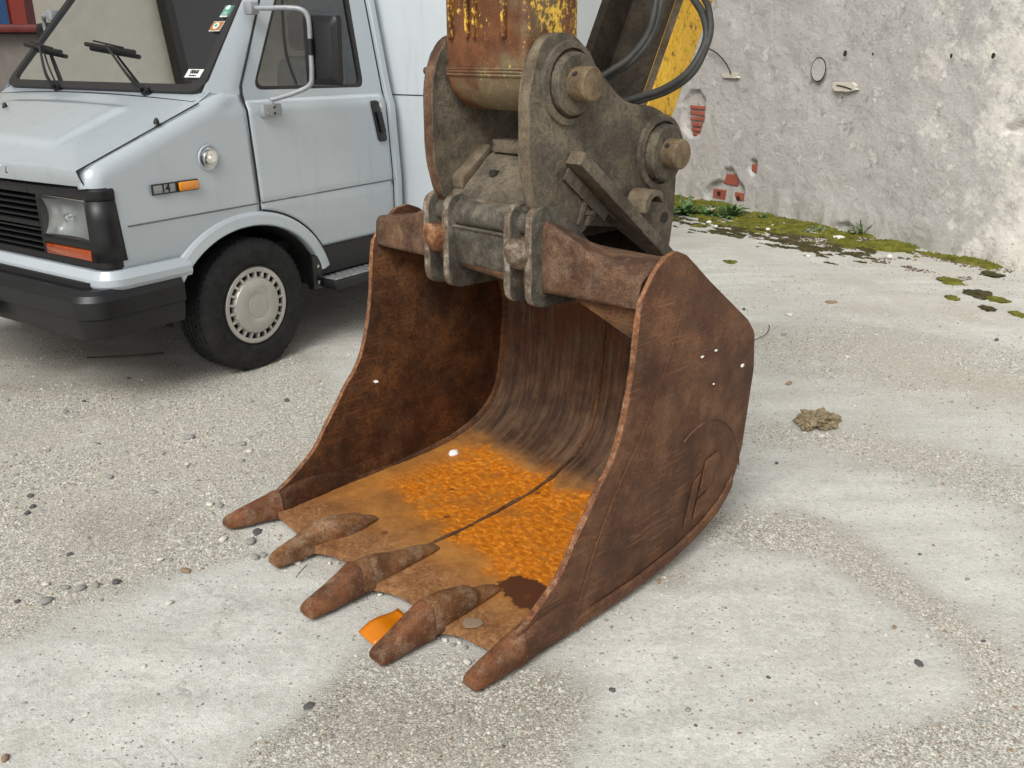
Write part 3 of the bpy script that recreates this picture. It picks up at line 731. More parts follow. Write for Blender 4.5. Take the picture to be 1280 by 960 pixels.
def door(mp):
    sgn = 1 if mp((0, 0, 0))[0] == 0 else -1
    def fn(u, v):
        y = DY0 + (DY1 - DY0) * u; bot = max(.555, arch_z(y, .075)); z = bot + (1.347 - bot) * v
        return mp((side_x(z) + .003 - (.004 if abs(z - .85) < .012 else 0), y, z))
    d = grid('door', fn, 40, 40, 'van_paint', van, .006, 40)
    ring('window_frame', DOUT, WIN, lambda y, z, e: mp((side_x(z) + .003 - e, y, z)), .03, 'van_paint', d)
    ring('window_seal', WIN, WIN2, lambda y, z, e: mp((side_x(z) + .001 - e, y, z)), .03, 'rubber_seal', d)
    g = [mp((side_x(p[1]) - .012, p[0], p[1])) for p in WIN2]; mesh('side_window', g, [tuple(range(len(g)))], 'side_glass', d)
    tube('quarter_light_bar', [mp((side_x(z) - .016, y, z)) for y, z in ((3.555, 1.41), (3.53, 1.6), (3.62, 1.97))], .009, 'rubber_seal', d, 6)
    # handle: black recessed plate with a pull bar
    hp = round_poly([(4.052, 1.312), (4.118, 1.312), (4.162, 1.082), (4.092, 1.082)], .02, 4)
    o = prism('door_handle', hp, 0, .012, ('black_gloss',), d, .003)
    for v in o.data.vertices:
        q = Vector(v.co) + Vector(off(d)); q = mp((side_x(q[2]) + .004 + q[0], q[1], q[2])); v.co = Vector(q) - Vector(off(d))
    hb = prism('pull_bar', round_poly([(4.082, 1.25), (4.122, 1.25), (4.146, 1.13), (4.106, 1.13)], .008, 3), .012, .026, ('black_plastic',), o, .004)
    for v in hb.data.vertices:
        q = Vector(v.co) + Vector(off(d)); q = mp((side_x(q[2]) + .004 + q[0], q[1], q[2])); v.co = Vector(q) - Vector(off(d))
    lk = prism('lock_tag', [(4.118, 1.295), (4.136, 1.295), (4.14, 1.272), (4.122, 1.272)], .012, .014, ('white_label',), o)
    for v in lk.data.vertices:
        q = Vector(v.co) + Vector(off(d)); q = mp((side_x(q[2]) + .004 + q[0], q[1], q[2])); v.co = Vector(q) - Vector(off(d))
    # gaps
    P = [mp((side_x(z) + .001, y, z)) for y, z in ((3.161, .86), (3.161, 1.1), (3.160, 1.33), (3.166, 1.41), (3.27, 1.585), (3.556, 2.06))]
    tube('door_gap', P, .0055, 'seam_dark', van, 6, 6)
    tube('door_gap', [mp((side_x(z) + .001, 4.192, z)) for z in np.linspace(.56, 2.06, 12)], .0045, 'seam_dark', van, 6, raw=True)
    tube('door_gap', [mp((.002, AY + (AA + .071) * math.cos(a), AZ + (AB + .071) * math.sin(a))) for a in np.linspace(PI * .44, .30, 14)], .0055, 'seam_dark', van, 6, raw=True)
    for (y0, y1) in ((2.40, 3.155), (3.172, 4.19), (4.2, 4.275)):
        tube('crease_line', [mp((.003, y, .846 + (y - 2.4) * .006)) for y in np.linspace(y0, y1, 8)], .0042, 'seam_grey', van, 5, raw=True)
    grid('rear_cab_pillar', lambda u, v: mp((side_x(.555 + 1.5 * v) + .002 + (.008 if .2 < u else 0) - .05 * max(0, u - .72) / .28, 4.198 + .085 * u, .555 + 1.5 * v)), 12, 30, 'van_paint', van, .004)
    # lower black sill band, step
    mesh('sill_band', [mp(p) for p in ((-.004, 3.48, .40), (-.004, 4.285, .40), (.0, 4.285, .553), (.0, 3.545, .553), (.0, 3.50, .52))], [(0, 1, 2, 3, 4)], 'black_plastic', van)
    st = box('side_step', (-.14, 3.55, .325), (.115, 4.40, .378), 'black_plastic', van, .012, tweak=lambda p: mp(tuple(p)))
    box('tread_plate', (-.02, 3.565, .379), (.100, 4.39, .386), 'tread_metal', st, .002, tweak=lambda p: mp(tuple(p)))
    for i in range(17):
        for j in range(3):
            yy = 3.585 + i * .047 + (j % 2) * .02; x0 = -.012 + j * .036
            box('tread_bar', (x0, yy, .386), (x0 + .022, yy + .012, .3895), 'tread_metal', st, 0, tweak=lambda p: mp(tuple(p)))
    br = box('mud_bracket', (-.03, 3.475, .33), (.02, 3.548, .52), 'black_gloss', van, .008, tweak=lambda p: mp(tuple(p)))
    for zz in (.37, .46): lathe('bolt', [(.009, 0), (.009, .006), (.005, .009)], 'chrome', br, mp((.02, 3.51, zz)), 10)
    # wheel-arch lining (closed shell seen from below)
    grid('wheel_arch_lining', lambda u, v: mp((-.36 + .34 * v, AY + .49 * math.cos(PI * u), AZ + .41 * math.sin(PI * u))), 20, 6, 'dark_under', van)
    mesh('arch_inner_wall', [mp((-.36, AY + .49 * math.cos(a), AZ + .41 * math.sin(a))) for a in np.linspace(0, PI, 18)], [tuple(range(18))], 'dark_under', van)
both(door)
# cab roof, rear wall, floor
grid('cab_roof', lambda u, v: (-.21 + (mir(-.21) + .21) * u, 3.47 + .82 * v, 1.99 + .16 * math.sin(min(1, v * 3) * PI / 2) * math.sin(PI * min(max(u, .02), .98)) ** .3), 16, 12, 'van_paint', van, .004)
box('cab_back_wall', (mir(-.08), 4.22, .4), (-.08, 4.255, 2.0), 'cab_lining', van, tweak=lambda p: (p[0] + (.17 * (p[2] > 1.5)) * (1 if p[0] < XC else -1), p[1], p[2]))
box('underbody', (mir(-.38), 2.45, .34), (-.38, 6.9, .62), 'dark_under', van)
box('front_bulkhead', (mir(-.14), 2.50, .40), (-.14, 2.56, 1.06), 'dark_under', van)
box('cab_floor', (mir(-.14), 3.3, .55), (-.14, 4.24, .60), 'dark_under', van)
# cab interior
box('dashboard', (mir(-.16), 3.02, 1.18), (-.16, 3.36, 1.385), 'dash', van, .04, tweak=lambda p: (p[0], p[1], p[2] - .10 * max(0, p[1] - 3.15)))
for xs_ in (-.48, -1.42):
    box('seat_cushion', (xs_ - .25, 3.55, .75), (xs_ + .25, 4.05, .95), 'seat', van, .05)
    sb = box('seat_back', (xs_ - .24, 3.92, .93), (xs_ + .24, 4.08, 1.55), 'seat', van, .06, tweak=lambda p: (p[0], p[1] + .12 * (p[2] - .93), p[2]))
    box('headrest', (xs_ - .14, 4.01, 1.58), (xs_ + .14, 4.11, 1.80), 'seat', sb, .04)
wc = Vector((-.48, 3.42, 1.33)); ax = Matrix.Rotation(R(-55), 3, 'X')
tube('steering_wheel', [tuple(wc + ax @ Vector((.21 * math.cos(a), .21 * math.sin(a), 0))) for a in np.linspace(0, 2 * PI, 33)], .014, 'black_plastic', van, 8, raw=True)
tube('steering_spoke', [tuple(wc + ax @ Vector((-.2, 0, 0))), tuple(wc), tuple(wc + ax @ Vector((.2, 0, 0)))], .016, 'black_plastic', van, 6)
# box body
bx_ = box('box_body', (mir(.40), 4.315, .62), (.40, 6.42, 2.75), 'box_paint', van, .06, 4)
tube('panel_seam', [(x, 4.3135, 1.335) for x in np.linspace(mir(.34), .34, 12)], .003, 'seam_dark', bx_, 5, raw=True)
tube('panel_seam', [(.401, y, 1.335) for y in np.linspace(4.38, 6.35, 12)], .003, 'seam_dark', bx_, 5, raw=True)
box('box_bearer', (mir(.2), 4.40, .50), (.2, 6.4, .62), 'dark_under', van)
# nose: grille surround, grille, lamps
def sur(name, xo, z0, z1, yend, prof_out=.0, mat='black_plastic'):
    return sweep(name, plan(.002, 2.262, .07, yend), [(-.06, z0), (prof_out - .004, z0), (prof_out, z0 + .006), (prof_out, z1 - .012), (prof_out - .012, z1), (-.06, z1)], mat, van)
gs = sur('grille_surround', 0, .968, 1.022, 2.36)
sweep('surround_bottom', plan(.002, 2.262, .07, 2.355), [(-.05, .672), (0, .672), (0, .70), (-.05, .70)], 'black_plastic', gs)
def lampside(mp):
    def cp(u, v):
        path = [(-.078, 2.262), (-.068, 2.262)] + [(.002 - .07 + .07 * math.sin(a), 2.262 + .07 - .07 * math.cos(a)) for a in np.linspace(0, PI / 2, 8)] + [(.002, 2.345 + .012)]
        k = u * (len(path) - 1); i = min(int(k), len(path) - 2); t = k - i; x = path[i][0] * (1 - t) + path[i + 1][0] * t; y = path[i][1] * (1 - t) + path[i + 1][1] * t
        return mp((x, y + (.02 * (1 - v) if y > 2.35 else 0), .70 + .268 * v))
    grid('surround_corner', cp, 20, 4, 'black_plastic', gs, .006)
    box('lamp_divider', (-.445, 2.262, .752), (-.076, 2.30, .785), 'black_plastic', gs, .004, tweak=lambda p: mp(tuple(p)))
    box('lamp_post', (-.462, 2.262, .70), (-.442, 2.31, .968), 'black_plastic', gs, .004, tweak=lambda p: mp(tuple(p)))
    box('lamp_pocket', (-.45, 2.335, .69), (-.07, 2.36, .98), 'black_gloss', gs, 0, tweak=lambda p: mp(tuple(p)))
    # headlamp: curved bowl reflector, bulb cap, fluted glass
    hl = grid('headlamp', lambda u, v: mp((-.44 + .36 * u, 2.272 + .055 * (1 - ((2 * u - 1) ** 2 * .5 + (2 * v - 1) ** 2 * .5)), .79 + .172 * v)), 14, 10, 'reflector', van, 0, 60)
    lathe('bulb_cap', [(.001, -.03), (.018, -.02), (.02, 0)], 'chrome', hl, mp((-.27, 2.30, .875)), 14, 'y')
    grid('headlamp_glass', lambda u, v: mp((-.442 + .365 * u, 2.263 - .006 * math.sin(PI * u) + .0005 * math.sin(u * 90), .788 + .176 * v + .004 * math.sin(PI * u))), 60, 6, 'lamp_glass', hl, .0, 60)
    box('headlamp_rim', (-.448, 2.264, .957), (-.074, 2.275, .970), 'chrome', hl, .003, tweak=lambda p: mp(tuple(p)))
    il = box('indicator_lamp', (-.432, 2.256, .702), (-.082, 2.30, .750), 'lens_red', van, .006, tweak=lambda p: mp(tuple(p)))
both(lampside)
gr = box('grille', (mir(-.46), 2.335, .69), (-.46, 2.35, .98), 'dark_under', van)
for i in range(9):
    zz = .712 + i * .0285
    if i == 4: box('grille_bar', (mir(-.464), 2.262, zz - .008), (-.464, 2.33, zz + .014), 'black_plastic', gr, .003)
    else: box('grille_slat', (mir(-.464), 2.270, zz), (-.464, 2.33, zz + .009), 'black_plastic', gr, .003)
for xg in (-.52, mir(-.52)): box('trim_joint', (xg - .002, 2.2605, .97), (xg + .002, 2.27, 1.0215), 'seam_dark', gs)
pl_ = box('number_plate', (-1.21, 2.098, .36), (-.69, 2.107, .47), 'number_plate', van, .003)
# badge remains on the bonnet lip, "14" badge, repeater, filler cap
for i, (dx, sz, m_) in enumerate(((0, .010, 'ink'), (-.05, .006, 'white_label'), (-.09, .006, 'white_label'), (-.14, .006, 'white_label'), (-.19, .006, 'white_label'))):
    x0 = -.545 + dx; yb = bonnet(abs(x0 + .078) / (abs(mir(-.078) + .078)), .05)
    if i == 0:
        text_mesh('badge_letter', 'L', .042, 'ink', van, Matrix.Translation((x0, yb[1] - .016, yb[2] - .012)) @ Matrix.Rotation(R(78), 4, 'X'), .0006)
    else: lathe('badge_stud', [(.0005, -.006), (.003, -.004), (.004, .002)], m_, van, (x0, yb[1] - .010, yb[2] - .004 + .008 * (i % 2)), 8, 'y')
bd = box('model_badge', (.002, 2.548, .968), (.008, 2.672, 1.008), 'grey_tube', van, .003)
ring('badge_frame', [(2.545, .964), (2.675, .964), (2.675, 1.012), (2.545, 1.012)], [(2.550, .969), (2.670, .969), (2.670, 1.007), (2.550, 1.007)], lambda y, z, d: (.0095 - d, y, z), .008, 'ink', bd)
text_mesh('badge_text', '14', .050, 'ink', bd, Matrix.Translation((.0092, 2.615, .988)) @ Matrix.Rotation(R(90), 4, 'Z') @ Matrix.Rotation(R(90), 4, 'X') @ Matrix.Shear('XZ', 4, (.0, .0)), .0015)
rp = box('side_repeater', (.0, 2.688, .968), (.020, 2.795, 1.008), 'lens_orange', van, .006)
box('repeater_base', (-.001, 2.682, .963), (.006, 2.801, 1.013), 'black_plastic', rp, .003)
fc = lathe('filler_cap', [(.052, -.01), (.050, .004), (.043, .007), (.040, .018), (.034, .022), (.018, .023), (.016, .027), (.0, .027)], 'chrome', van, (-.006, 2.885, 1.098), 28)
lathe('cap_ring', [(.062, -.004), (.060, .006), (.051, .003), (.051, -.004)], 'van_paint', fc, (-.006, 2.885, 1.098), 28, cap=False)
for (xx, yy) in ((-.045, 2.665), (-1.30, 2.66)):
    zz = gapz(yy) + (.012 if xx > -.1 else .045); lathe('washer_nozzle', [(.014, -.004), (.013, .008), (.007, .022), (.0, .024)], 'black_plastic', van, (xx - .02, yy, zz), 10, 'z')
# wipers
for (px_, dx) in ((-.46, -.80), (-1.22, -.66)):
    wv = lathe('wiper', [(.018, -.012), (.024, .0), (.020, .022), (.0, .026)], 'black_gloss', van, (px_, 2.905, 1.392), 14, 'y')
    A = Vector((px_, 2.885, 1.40)); Bp = Vector(ws(px_ + dx * .62, .33, -.03))
    tube('wiper_arm', [A, A.lerp(Bp, .3) + Vector((0, -.02, .01)), Bp], lambda t: .011 - .005 * t, 'black_gloss', wv, 6)
    if px_ < -1: tube('wiper_link', [A + Vector((.04, 0, 0)), A.lerp(Bp, .5) + Vector((.04, -.012, 0)), Bp + Vector((.03, 0, -.005))], .005, 'black_gloss', wv, 5)
    bl = [ws(Bp.x + q * .235, .33 + q * (-.035), -.012) for q in np.linspace(-1, 1, 9)]
    tube('wiper_blade', bl, .0125, 'black_plastic', wv, 6, raw=True)
    tube('wiper_bow', [ws(Bp.x + q * .15, .345 + q * (-.03), -.028) for q in np.linspace(-1, 1, 5)], .005, 'black_gloss', wv, 5, raw=True)
# stickers behind the glass
def sticker(name, x, t, w_, h_, mat, txt=None, par=van):
    u = Vector((1, 0, 0)); o0 = Vector(ws(x, t, -.004)); vv = (Vector(ws(x, t + .1, -.004)) - Vector(ws(x, t - .1, -.004))).normalized()
    q = [o0 + u * (a * w_ / 2) + vv * (b * h_ / 2) for a, b in ((-1, -1), (1, -1), (1, 1), (-1, 1))]
    o = mesh(name, [tuple(p) for p in q], [(0, 1, 2, 3)], mat, par)
    if txt:
        nrm = u.cross(vv).normalized(); mt = Matrix((u, vv, nrm)).transposed().to_4x4(); mt.translation = o0 + nrm * .002
        for body, size, dy, m_ in txt: text_mesh('sticker_print', body, size, m_, o, Matrix.Translation(vv * dy) @ mt, .0006)
    return o
sticker('windscreen_label', -.205, .14, .115, .050, 'white_label', [('0068', .030, .007, 'ink'), ('MA 1580T  N', .009, -.015, 'ink')])
s1 = sticker('vignette_sticker', -.222, .63, .066, .072, 'white_label'); sticker('vignette_field', -.222, .634, .056, .060, 'sticker_green', None, s1)
s2 = sticker('round_sticker', -.235, .51, .082, .062, 'white_label'); s3 = sticker('sticker_field', -.235, .51, .074, .054, 'sticker_brown', None, s2)
for o_, dd in ((s1, 0), (s2, 0)): pass
for o_ in (bpy.data.objects['vignette_field'], s3):
    for v in o_.data.vertices: v.co += Vector((0, -.0015, .0015))
def disc(name, x, t, r, mat, par, lift):
    o0 = Vector(ws(x, t, -.004 - lift)); u = Vector((1, 0, 0)); vv = (Vector(ws(x, t + .1)) - Vector(ws(x, t - .1))).normalized()
    mesh(name, [tuple(o0 + u * r * math.cos(a) + vv * r * math.sin(a)) for a in np.linspace(0, 2 * PI, 16, endpoint=False)], [tuple(range(16))], mat, par)
disc('sticker_disc', -.235, .51, .021, 'white_label', s3, .004); disc('sticker_emblem', -.235, .51, .009, 'sticker_green', s3, .006)
disc('vignette_mark', -.222, .655, .015, 'white_label', s1, .005)
text_mesh('vignette_print', '15', .030, 'white_label', s1, (lambda o0, u, vv: (lambda mt: (setattr(mt, 'translation', o0), mt)[1])(Matrix((u, vv, u.cross(vv))).transposed().to_4x4()))(Vector(ws(-.222, .605, -.009)), Vector((1, 0, 0)), (Vector(ws(-.245, .8)) - Vector(ws(-.245, .7))).normalized()), .0005)
# wing mirror on a tube arm
def mirror(mp):
    P = [(-.085, 3.30, 1.775), (.0, 3.325, 1.775), (.10, 3.36, 1.775), (.165, 3.395, 1.765), (.19, 3.41, 1.72), (.19, 3.41, 1.60), (.19, 3.405, 1.46), (.175, 3.395, 1.415), (.12, 3.36, 1.385), (.03, 3.315, 1.355), (.0, 3.30, 1.35)]
    arm = tube('mirror_arm', [mp(p) for p in P], .0125, 'grey_tube', van, 10, 5)
    bp = box('arm_bracket', (-.03, 3.235, 1.268), (.012, 3.355, 1.328), 'grey_tube', arm, .004, tweak=lambda p: mp(tuple(p)))
    for yy in (3.262, 3.305):
        for zz in (1.283, 1.312): lathe('screw', [(.007, 0), (.006, .004), (.0, .005)], 'ink' if yy > 3.3 else 'grey_tube', bp, mp((.012, yy, zz)), 8)
    lathe('arm_socket', [(.011, 0), (.011, .03)], 'grey_tube', arm, mp((.0, 3.30, 1.325)), 10, 'z')
    box('clamp', (-.12, 3.275, 1.745), (-.06, 3.33, 1.805), 'grey_tube', arm, .01, tweak=lambda p: mp(tuple(p)))
    V = []; F = []
    for d, s in ((0, .80), (.018, .97), (.045, 1.), (.05, .97)):
        for p in round_poly([(-.115, -.165), (.115, -.165), (.125, .165), (-.115, .170)], .03, 4):
            V.append(mp((.225 + p[0] * s, 3.425 + d - (.02 * (1 - abs(p[0]) / .12) if d == 0 else 0), 1.578 + p[1] * s)))
    n = len(V) // 4
    for k in range(3):
        for i in range(n): F.append((k * n + i, k * n + (i + 1) % n, (k + 1) * n + (i + 1) % n, (k + 1) * n + i))
    F.append(tuple(range(n))[::-1]); F.append(tuple(range(3 * n, 4 * n)))
    mh = mesh('mirror_housing', V, F, 'mirror_black', arm, 35)
    tube('mirror_grip', [mp((.19, 3.409, 1.56)), mp((.19, 3.409, 1.635))], .0165, 'black_plastic', arm, 10, 2)
both(mirror)
# wheels
def wheel():
    c = (-.09, 3.07, .335)
    flat = lambda v: (v[0] + (.010 * (1 if v[0] > c[0] else -1) if v[2] < .03 else 0), v[1], max(v[2], .001))
    w_ = empty('wheel', (c[0] - vb[0], c[1] - vb[1], 0), 0, None); w_.parent = van; OFF[w_.name] = (c[0], c[1], 0)
    prof = [(.205, -.085), (.215, -.098), (.26, -.108), (.305, -.106), (.332, -.092), (.342, -.078)]
    tr = []
    for k in range(5):
        x0 = -.072 + k * .0295
        tr += [(.345, x0), (.3455, x0 + .0215), (.338, x0 + .0225), (.338, x0 + .0285)]
    prof += tr + [(.342, .078), (.332, .094), (.305, .106), (.275, .109), (.262, .1075), (.258, .109), (.225, .104), (.212, .098), (.206, .085)]
    ty = lathe('tyre', prof, 'tyre', w_, c, 72, post=flat, cap=False)
    V = []; F = []
    for row, (x0, x1) in enumerate(((-.080, -.052), (-.042, -.022), (-.013, .016), (.022, .046), (.052, .080))):
        for i in range(58):
            a = 2 * PI * (i + (row % 2) * .5) / 58; b_ = len(V)
            for rr in (.340, .3475):
                for da, xx in ((-.036, x0), (.030, x0), (.042, x1), (-.024, x1)): V.append(flat((c[0] + xx, c[1] + rr * math.cos(a + da), c[2] + rr * math.sin(a + da))))
            F += [(b_ + 4, b_ + 5, b_ + 6, b_ + 7)] + [(b_ + k, b_ + (k + 1) % 4, b_ + 4 + (k + 1) % 4, b_ + 4 + k) for k in range(4)]
    tag(mesh('tread_blocks', V, F, 'tyre', ty), kind='stuff')
    rm = lathe('rim', [(.212, .085), (.208, .097), (.200, .099), (.196, .090), (.192, .06), (.02, .05), (.0, .05)], 'black_plastic', w_, c, 48, cap=False)
    hc = lathe('hubcap', [(.0, .118), (.062, .118), (.064, .1155), (.068, .118), (.120, .117), (.142, .110), (.150, .096), (.150, .08)], 'hubcap', w_, c, 60, cap=False)
    lathe('hubcap_ring', [(.176, .085), (.176, .1015), (.182, .104), (.198, .103), (.201, .097), (.200, .085)], 'hubcap', hc, c, 60, cap=False)
    for i in range(22):
        a = 2 * PI * (i + .3) / 22; e = np.array([math.cos(a), math.sin(a)]); n_ = np.array([-e[1], e[0]]); V = []
        for rr, hh, ww in ((.146, .107, .0065), (.180, .102, .0055)):
            for sx, dx in ((-1, 0), (1, 0), (1, -.02), (-1, -.02)):
                q = e * rr + n_ * sx * ww; V.append((c[0] + hh + dx, c[1] + q[0], c[2] + q[1]))
        mesh('hubcap_spoke', V, [(0, 1, 5, 4), (1, 2, 6, 5), (3, 0, 4, 7), (0, 3, 2, 1), (4, 5, 6, 7)], 'hubcap', hc)
    return w_
whl = wheel()
def copy_tree(o, parent):
    k = o.copy(); col.objects.link(k); k.parent = parent
    for ch in o.children: copy_tree(ch, k)
    return k
for (fx, yy, rz) in ((0, 5.85, 0), (1, 3.07, PI), (1, 5.85, PI)):
    k = copy_tree(whl, van); k.location = ((-.09 - XC) * (1 if fx == 0 else -1), yy - 3.07, 0); k.rotation_euler = (0, 0, rz)

# ================================================================== BUCKET (frame: x along the cutting edge, y into the bucket with 0 at 2.0 m, z up)
BA = R(44.6); ba = np.array([math.cos(BA), -math.sin(BA), 0]); bb = np.array([math.sin(BA), math.cos(BA), 0]); AC = -2.078
def bloc(x, y, z=0.): return tuple(ba * (AC + x) + bb * (2.0 + y) + np.array([0, 0, z]))
bkt = empty('excavator_bucket', bloc(0, 0), -BA, (0, 0, 0), label='large rusty brown excavator bucket resting on the concrete with five teeth', cat='bucket')
XL, XR = -.580, .646          # outer faces of the side plates
def taper(p):                  # the bucket narrows a little towards its back
    k = max(0, p[1] + .05) * .045; return (p[0] + (k * 1.6 if p[0] < .03 else -k * .3), p[1], p[2])
FRONT = [(-.545, .055), (-.53, .095), (-.50, .112), (-.46, .136), (-.40, .176), (-.34, .228), (-.29, .300), (-.235, .368), (-.20, .418), (-.143, .484), (-.10, .578), (-.066, .72), (-.047, .887), (-.037, .94)]
TOPB = [(.012, 1.004), (.066, 1.043), (.118, 1.052), (.165, 1.035), (.20, 1.008), (.30, .934), (.546, .765), (.592, .72), (.602, .701), (.618, .577), (.602, .456), (.583, .324), (.588, .300), (.560, .215), (.545, .19), (.462, .112), (.333, .064), (.19, .036), (-.05, .016), (-.4, .008), (-.53, .012)]
PROF = FRONT + TOPB
def warp_edge(P, amp):
    return [(p[0] + amp * fbm(p[0] * 21, p[1] * 21, 2), p[1] + amp * fbm(p[0] * 21, p[1] * 21, 7)) for p in P]
fine = []
cf = catmull(FRONT, 5); fine = [tuple(p) for p in cf] + TOPB
fine = warp_edge(fine, .0012)
prism('side_plate', fine, XR - .021, XR, ('rust_side', 'rust_edge'), bkt, .004, taper=taper)
prism('side_plate', fine, XL + .006, XL + .027, ('rust_inner', 'rust_edge'), bkt, .004, taper=taper)
# shell: floor, heel, back and top in one rolled plate
SH = catmull([(-.60, .040), (-.40, .040), (-.15, .042), (.05, .048), (.20, .060), (.32, .086), (.44, .135), (.515, .21), (.552, .31), (.570, .45), (.582, .575), (.562, .69), (.50, .765), (.40, .83), (.27, .915), (.17, .965)], 6)
def lip_y(x):
    TX = [-.61, -.285, .03, .35, .63]
    for a, b in zip(TX[:-1], TX[1:]):
        if a <= x <= b:
            t = (x - a) / (b - a); e_ = (1 - t) if a < -.5 else (t if b > .6 else 0); return -.650 + .105 * math.sin(PI * t) ** .55 + .075 * max(0, e_ * 2 - 1) ** 1.5
    return -.60
def shell(inner):
    nx = 110; V = []; F = []; n = len(SH)
    x0, x1 = XL + .026, XR - .026
    for i, p in enumerate(SH):
        t = SH[min(i + 1, n - 1)] - SH[max(0, i - 1)]; t = t / np.linalg.norm(t); nn = np.array([-t[1], t[0]])
        for j in range(nx):
            x = x0 + (x1 - x0) * j / (nx - 1); y, z = p
            if y < .0 and z < .05:
                k = min(1, max(0, (-y) / .60)); y = y + (lip_y(x) + .60) * k ** 2
            dn = .004 * fbm(x * 3, i * .07, 3, 3) + .0015 * fbm(x * 14, i * .4, 5, 2)
            dn += .004 * math.exp(-((x - .03 - .006 * fbm(i * .2, 0, 1)) / .008) ** 2) * (1 if inner else 0) * (.3 + .9 * abs(fbm(i * .5, 4, 2)))
            o_ = dn if inner else -.028
            q = taper((x, y + nn[0] * o_, z + nn[1] * o_)); V.append(q)
    return V, nx, n
Vi, nx, ns = shell(True); Vo, _, _ = shell(False); no = len(Vi); F = []
for i in range(ns - 1):
    for j in range(nx - 1):
        a = i * nx + j; F.append((a, a + 1, a + nx + 1, a + nx)); F.append((no + a, no + a + nx, no + a + nx + 1, no + a + 1))
for j in range(nx - 1): F.append((j, no + j, no + j + 1, j + 1)); a = (ns - 1) * nx + j; F.append((a, a + 1, no + a + 1, no + a))
for v in range(len(Vo)):
    if Vo[v][2] < .006: Vo[v] = (Vo[v][0], Vo[v][1], .006)
mesh('shell', Vi + Vo, F, 'bucket_shell', bkt, 45)
# weld seam across the floor and up the back, floor corner fillets
sp = [(.032 + .004 * fbm(i * .3, 1, 1), p[0] - .0, p[1] + .003) for i, p in enumerate(SH) if -.32 < p[0] and p[1] < .72 and i < len(SH) - 20]
tube('weld_seam', [taper(q) for q in sp], lambda t: .007 + .003 * math.sin(t * 60) * math.sin(t * 23), 'rust_inner', bkt, 7, raw=True)
sp = [(.035, p[0], p[1]) for p in SH if p[0] > .33 and p[1] < .6]
for xe in (XL + .03, XR - .03):
    tube('corner_weld', [taper((xe, p[0], p[1] + .002)) for p in SH[6:70]], .016, 'rust_inner', bkt, 7, raw=True)
# weld bead down the inside of the back wall near the right plate
tube('weld_bead', [taper((.36 - .10 * max(0, min(1, (.35 - p[1]) / .3)), p[0] - .004, p[1] + .002)) for p in SH if p[0] > .30 and p[1] < .72], .006, 'rust_inner', bkt, 6, raw=True)
# teeth
def loft(name, secs, mat, parent, seg=18, pw=3.0):
    """secs: (y, xc, half width, zbot, ztop)"""
    V = []; F = []; n = len(secs)
    for k, (y, xc, w_, zb, zt) in enumerate(secs):
        zc, hh = (zb + zt) / 2, (zt - zb) / 2
        for j in range(seg):
            a = 2 * PI * j / seg; ca, sa = math.cos(a), math.sin(a)
            e = 2 / pw; cx = math.copysign(abs(ca) ** e, ca); cz = math.copysign(abs(sa) ** e, sa)
            nar = 1 - .22 * max(0, cz)
            V.append((xc + w_ * cx * nar, y + .002 * fbm(xc * 9 + j, k * 1.3, 2), zc + hh * cz + .0025 * fbm(j * .7, y * 20, xc * 5)))
    for i in range(n - 1):
        for j in range(seg): F.append((i * seg + j, i * seg + (j + 1) % seg, (i + 1) * seg + (j + 1) % seg, (i + 1) * seg + j))
    F.append(tuple(range(seg))[::-1]); F.append(tuple((n - 1) * seg + j for j in range(seg)))
    bm = bmesh.new(); bv = [bm.verts.new(v) for v in V]
    for f in F: bm.faces.new([bv[i] for i in f])
    o = from_bm(name, bm, mat, parent, 60); md = o.modifiers.new('s', 'SUBSURF'); md.levels = 1; md.render_levels = 2; return o
def smooth_secs(S_, k=5): return [tuple(p) for p in catmull(S_, k)]
for (x, x2, yt, root, zt, tm, jt) in ((-.282, -.255, -.715, -.36, .090, 'rust_tooth', .0), (.034, .05, -.800, -.34, .100, 'tooth_tip', .005), (.354, .365, -.785, -.37, .108, 'tooth_tip', .002)):
    yj = yt + .175
    t_ = loft('tooth', smooth_secs([(yt, x, .026, .007, .022), (yt + .007, x, .034, .004, .036), (yt + .05, x + .001, .038, .003, .054), (yt + .11, x + .003, .040, .004, zt - .022), (yj, x + .005, .045, .006, zt + .004 + jt), (yj + .004, x + .005, .043, .010, zt + .003 + jt)], 4), tm, bkt, pw=5.)
    loft('tooth_adapter', smooth_secs([(yj - .03, x + .005, .041, .010, zt - .008), (yj + .008, x + .006, .0445, .006, zt + .005), (yj + .05, x + (x2 - x) * .5 + .004, .045, .006, zt + .014), (yj + .10, x2, .041, .012, zt + .006), (yj + .16, x2 + .003, .036, .03, zt - .010), (root - .05, x2 + .004, .031, .034, .078), (root - .0, x2 + .006, .026, .035, .066), (root + .04, x2 + .006, .017, .036, .048)], 4), 'rust_tooth', t_, pw=3.2)
for (x, x2, yt, s) in ((-.622, XL + .018, -.695, 1), (.618, XR - .016, -.680, -1)):
    t_ = loft('corner_tooth', smooth_secs([(yt, x, .022, .007, .023), (yt + .008, x, .030, .004, .038), (yt + .05, x + (x2 - x) * .3, .034, .004, .058), (yt + .11, x + (x2 - x) * .6, .034, .005, .080), (yt + .17, x2, .036, .006, .104), (yt + .175, x2 + s * .001, .035, .010, .103)], 4), 'tooth_tip', bkt, pw=4.6)
    loft('tooth_adapter', smooth_secs([(yt + .12, x + (x2 - x) * .65, .032, .010, .082), (yt + .18, x2 + s * .001, .0355, .006, .105), (yt + .25, x2 + s * .001, .035, .006, .120), (yt + .33, x2 + s * .002, .031, .008, .122), (yt + .42, x2 + s * .004, .025, .010, .104), (yt + .52, x2 + s * .006, .018, .02, .075), (yt + .60, x2 + s * .008, .010, .03, .050)], 4), 'rust_side' if s < 0 else 'rust_inner', t_, pw=3.6)
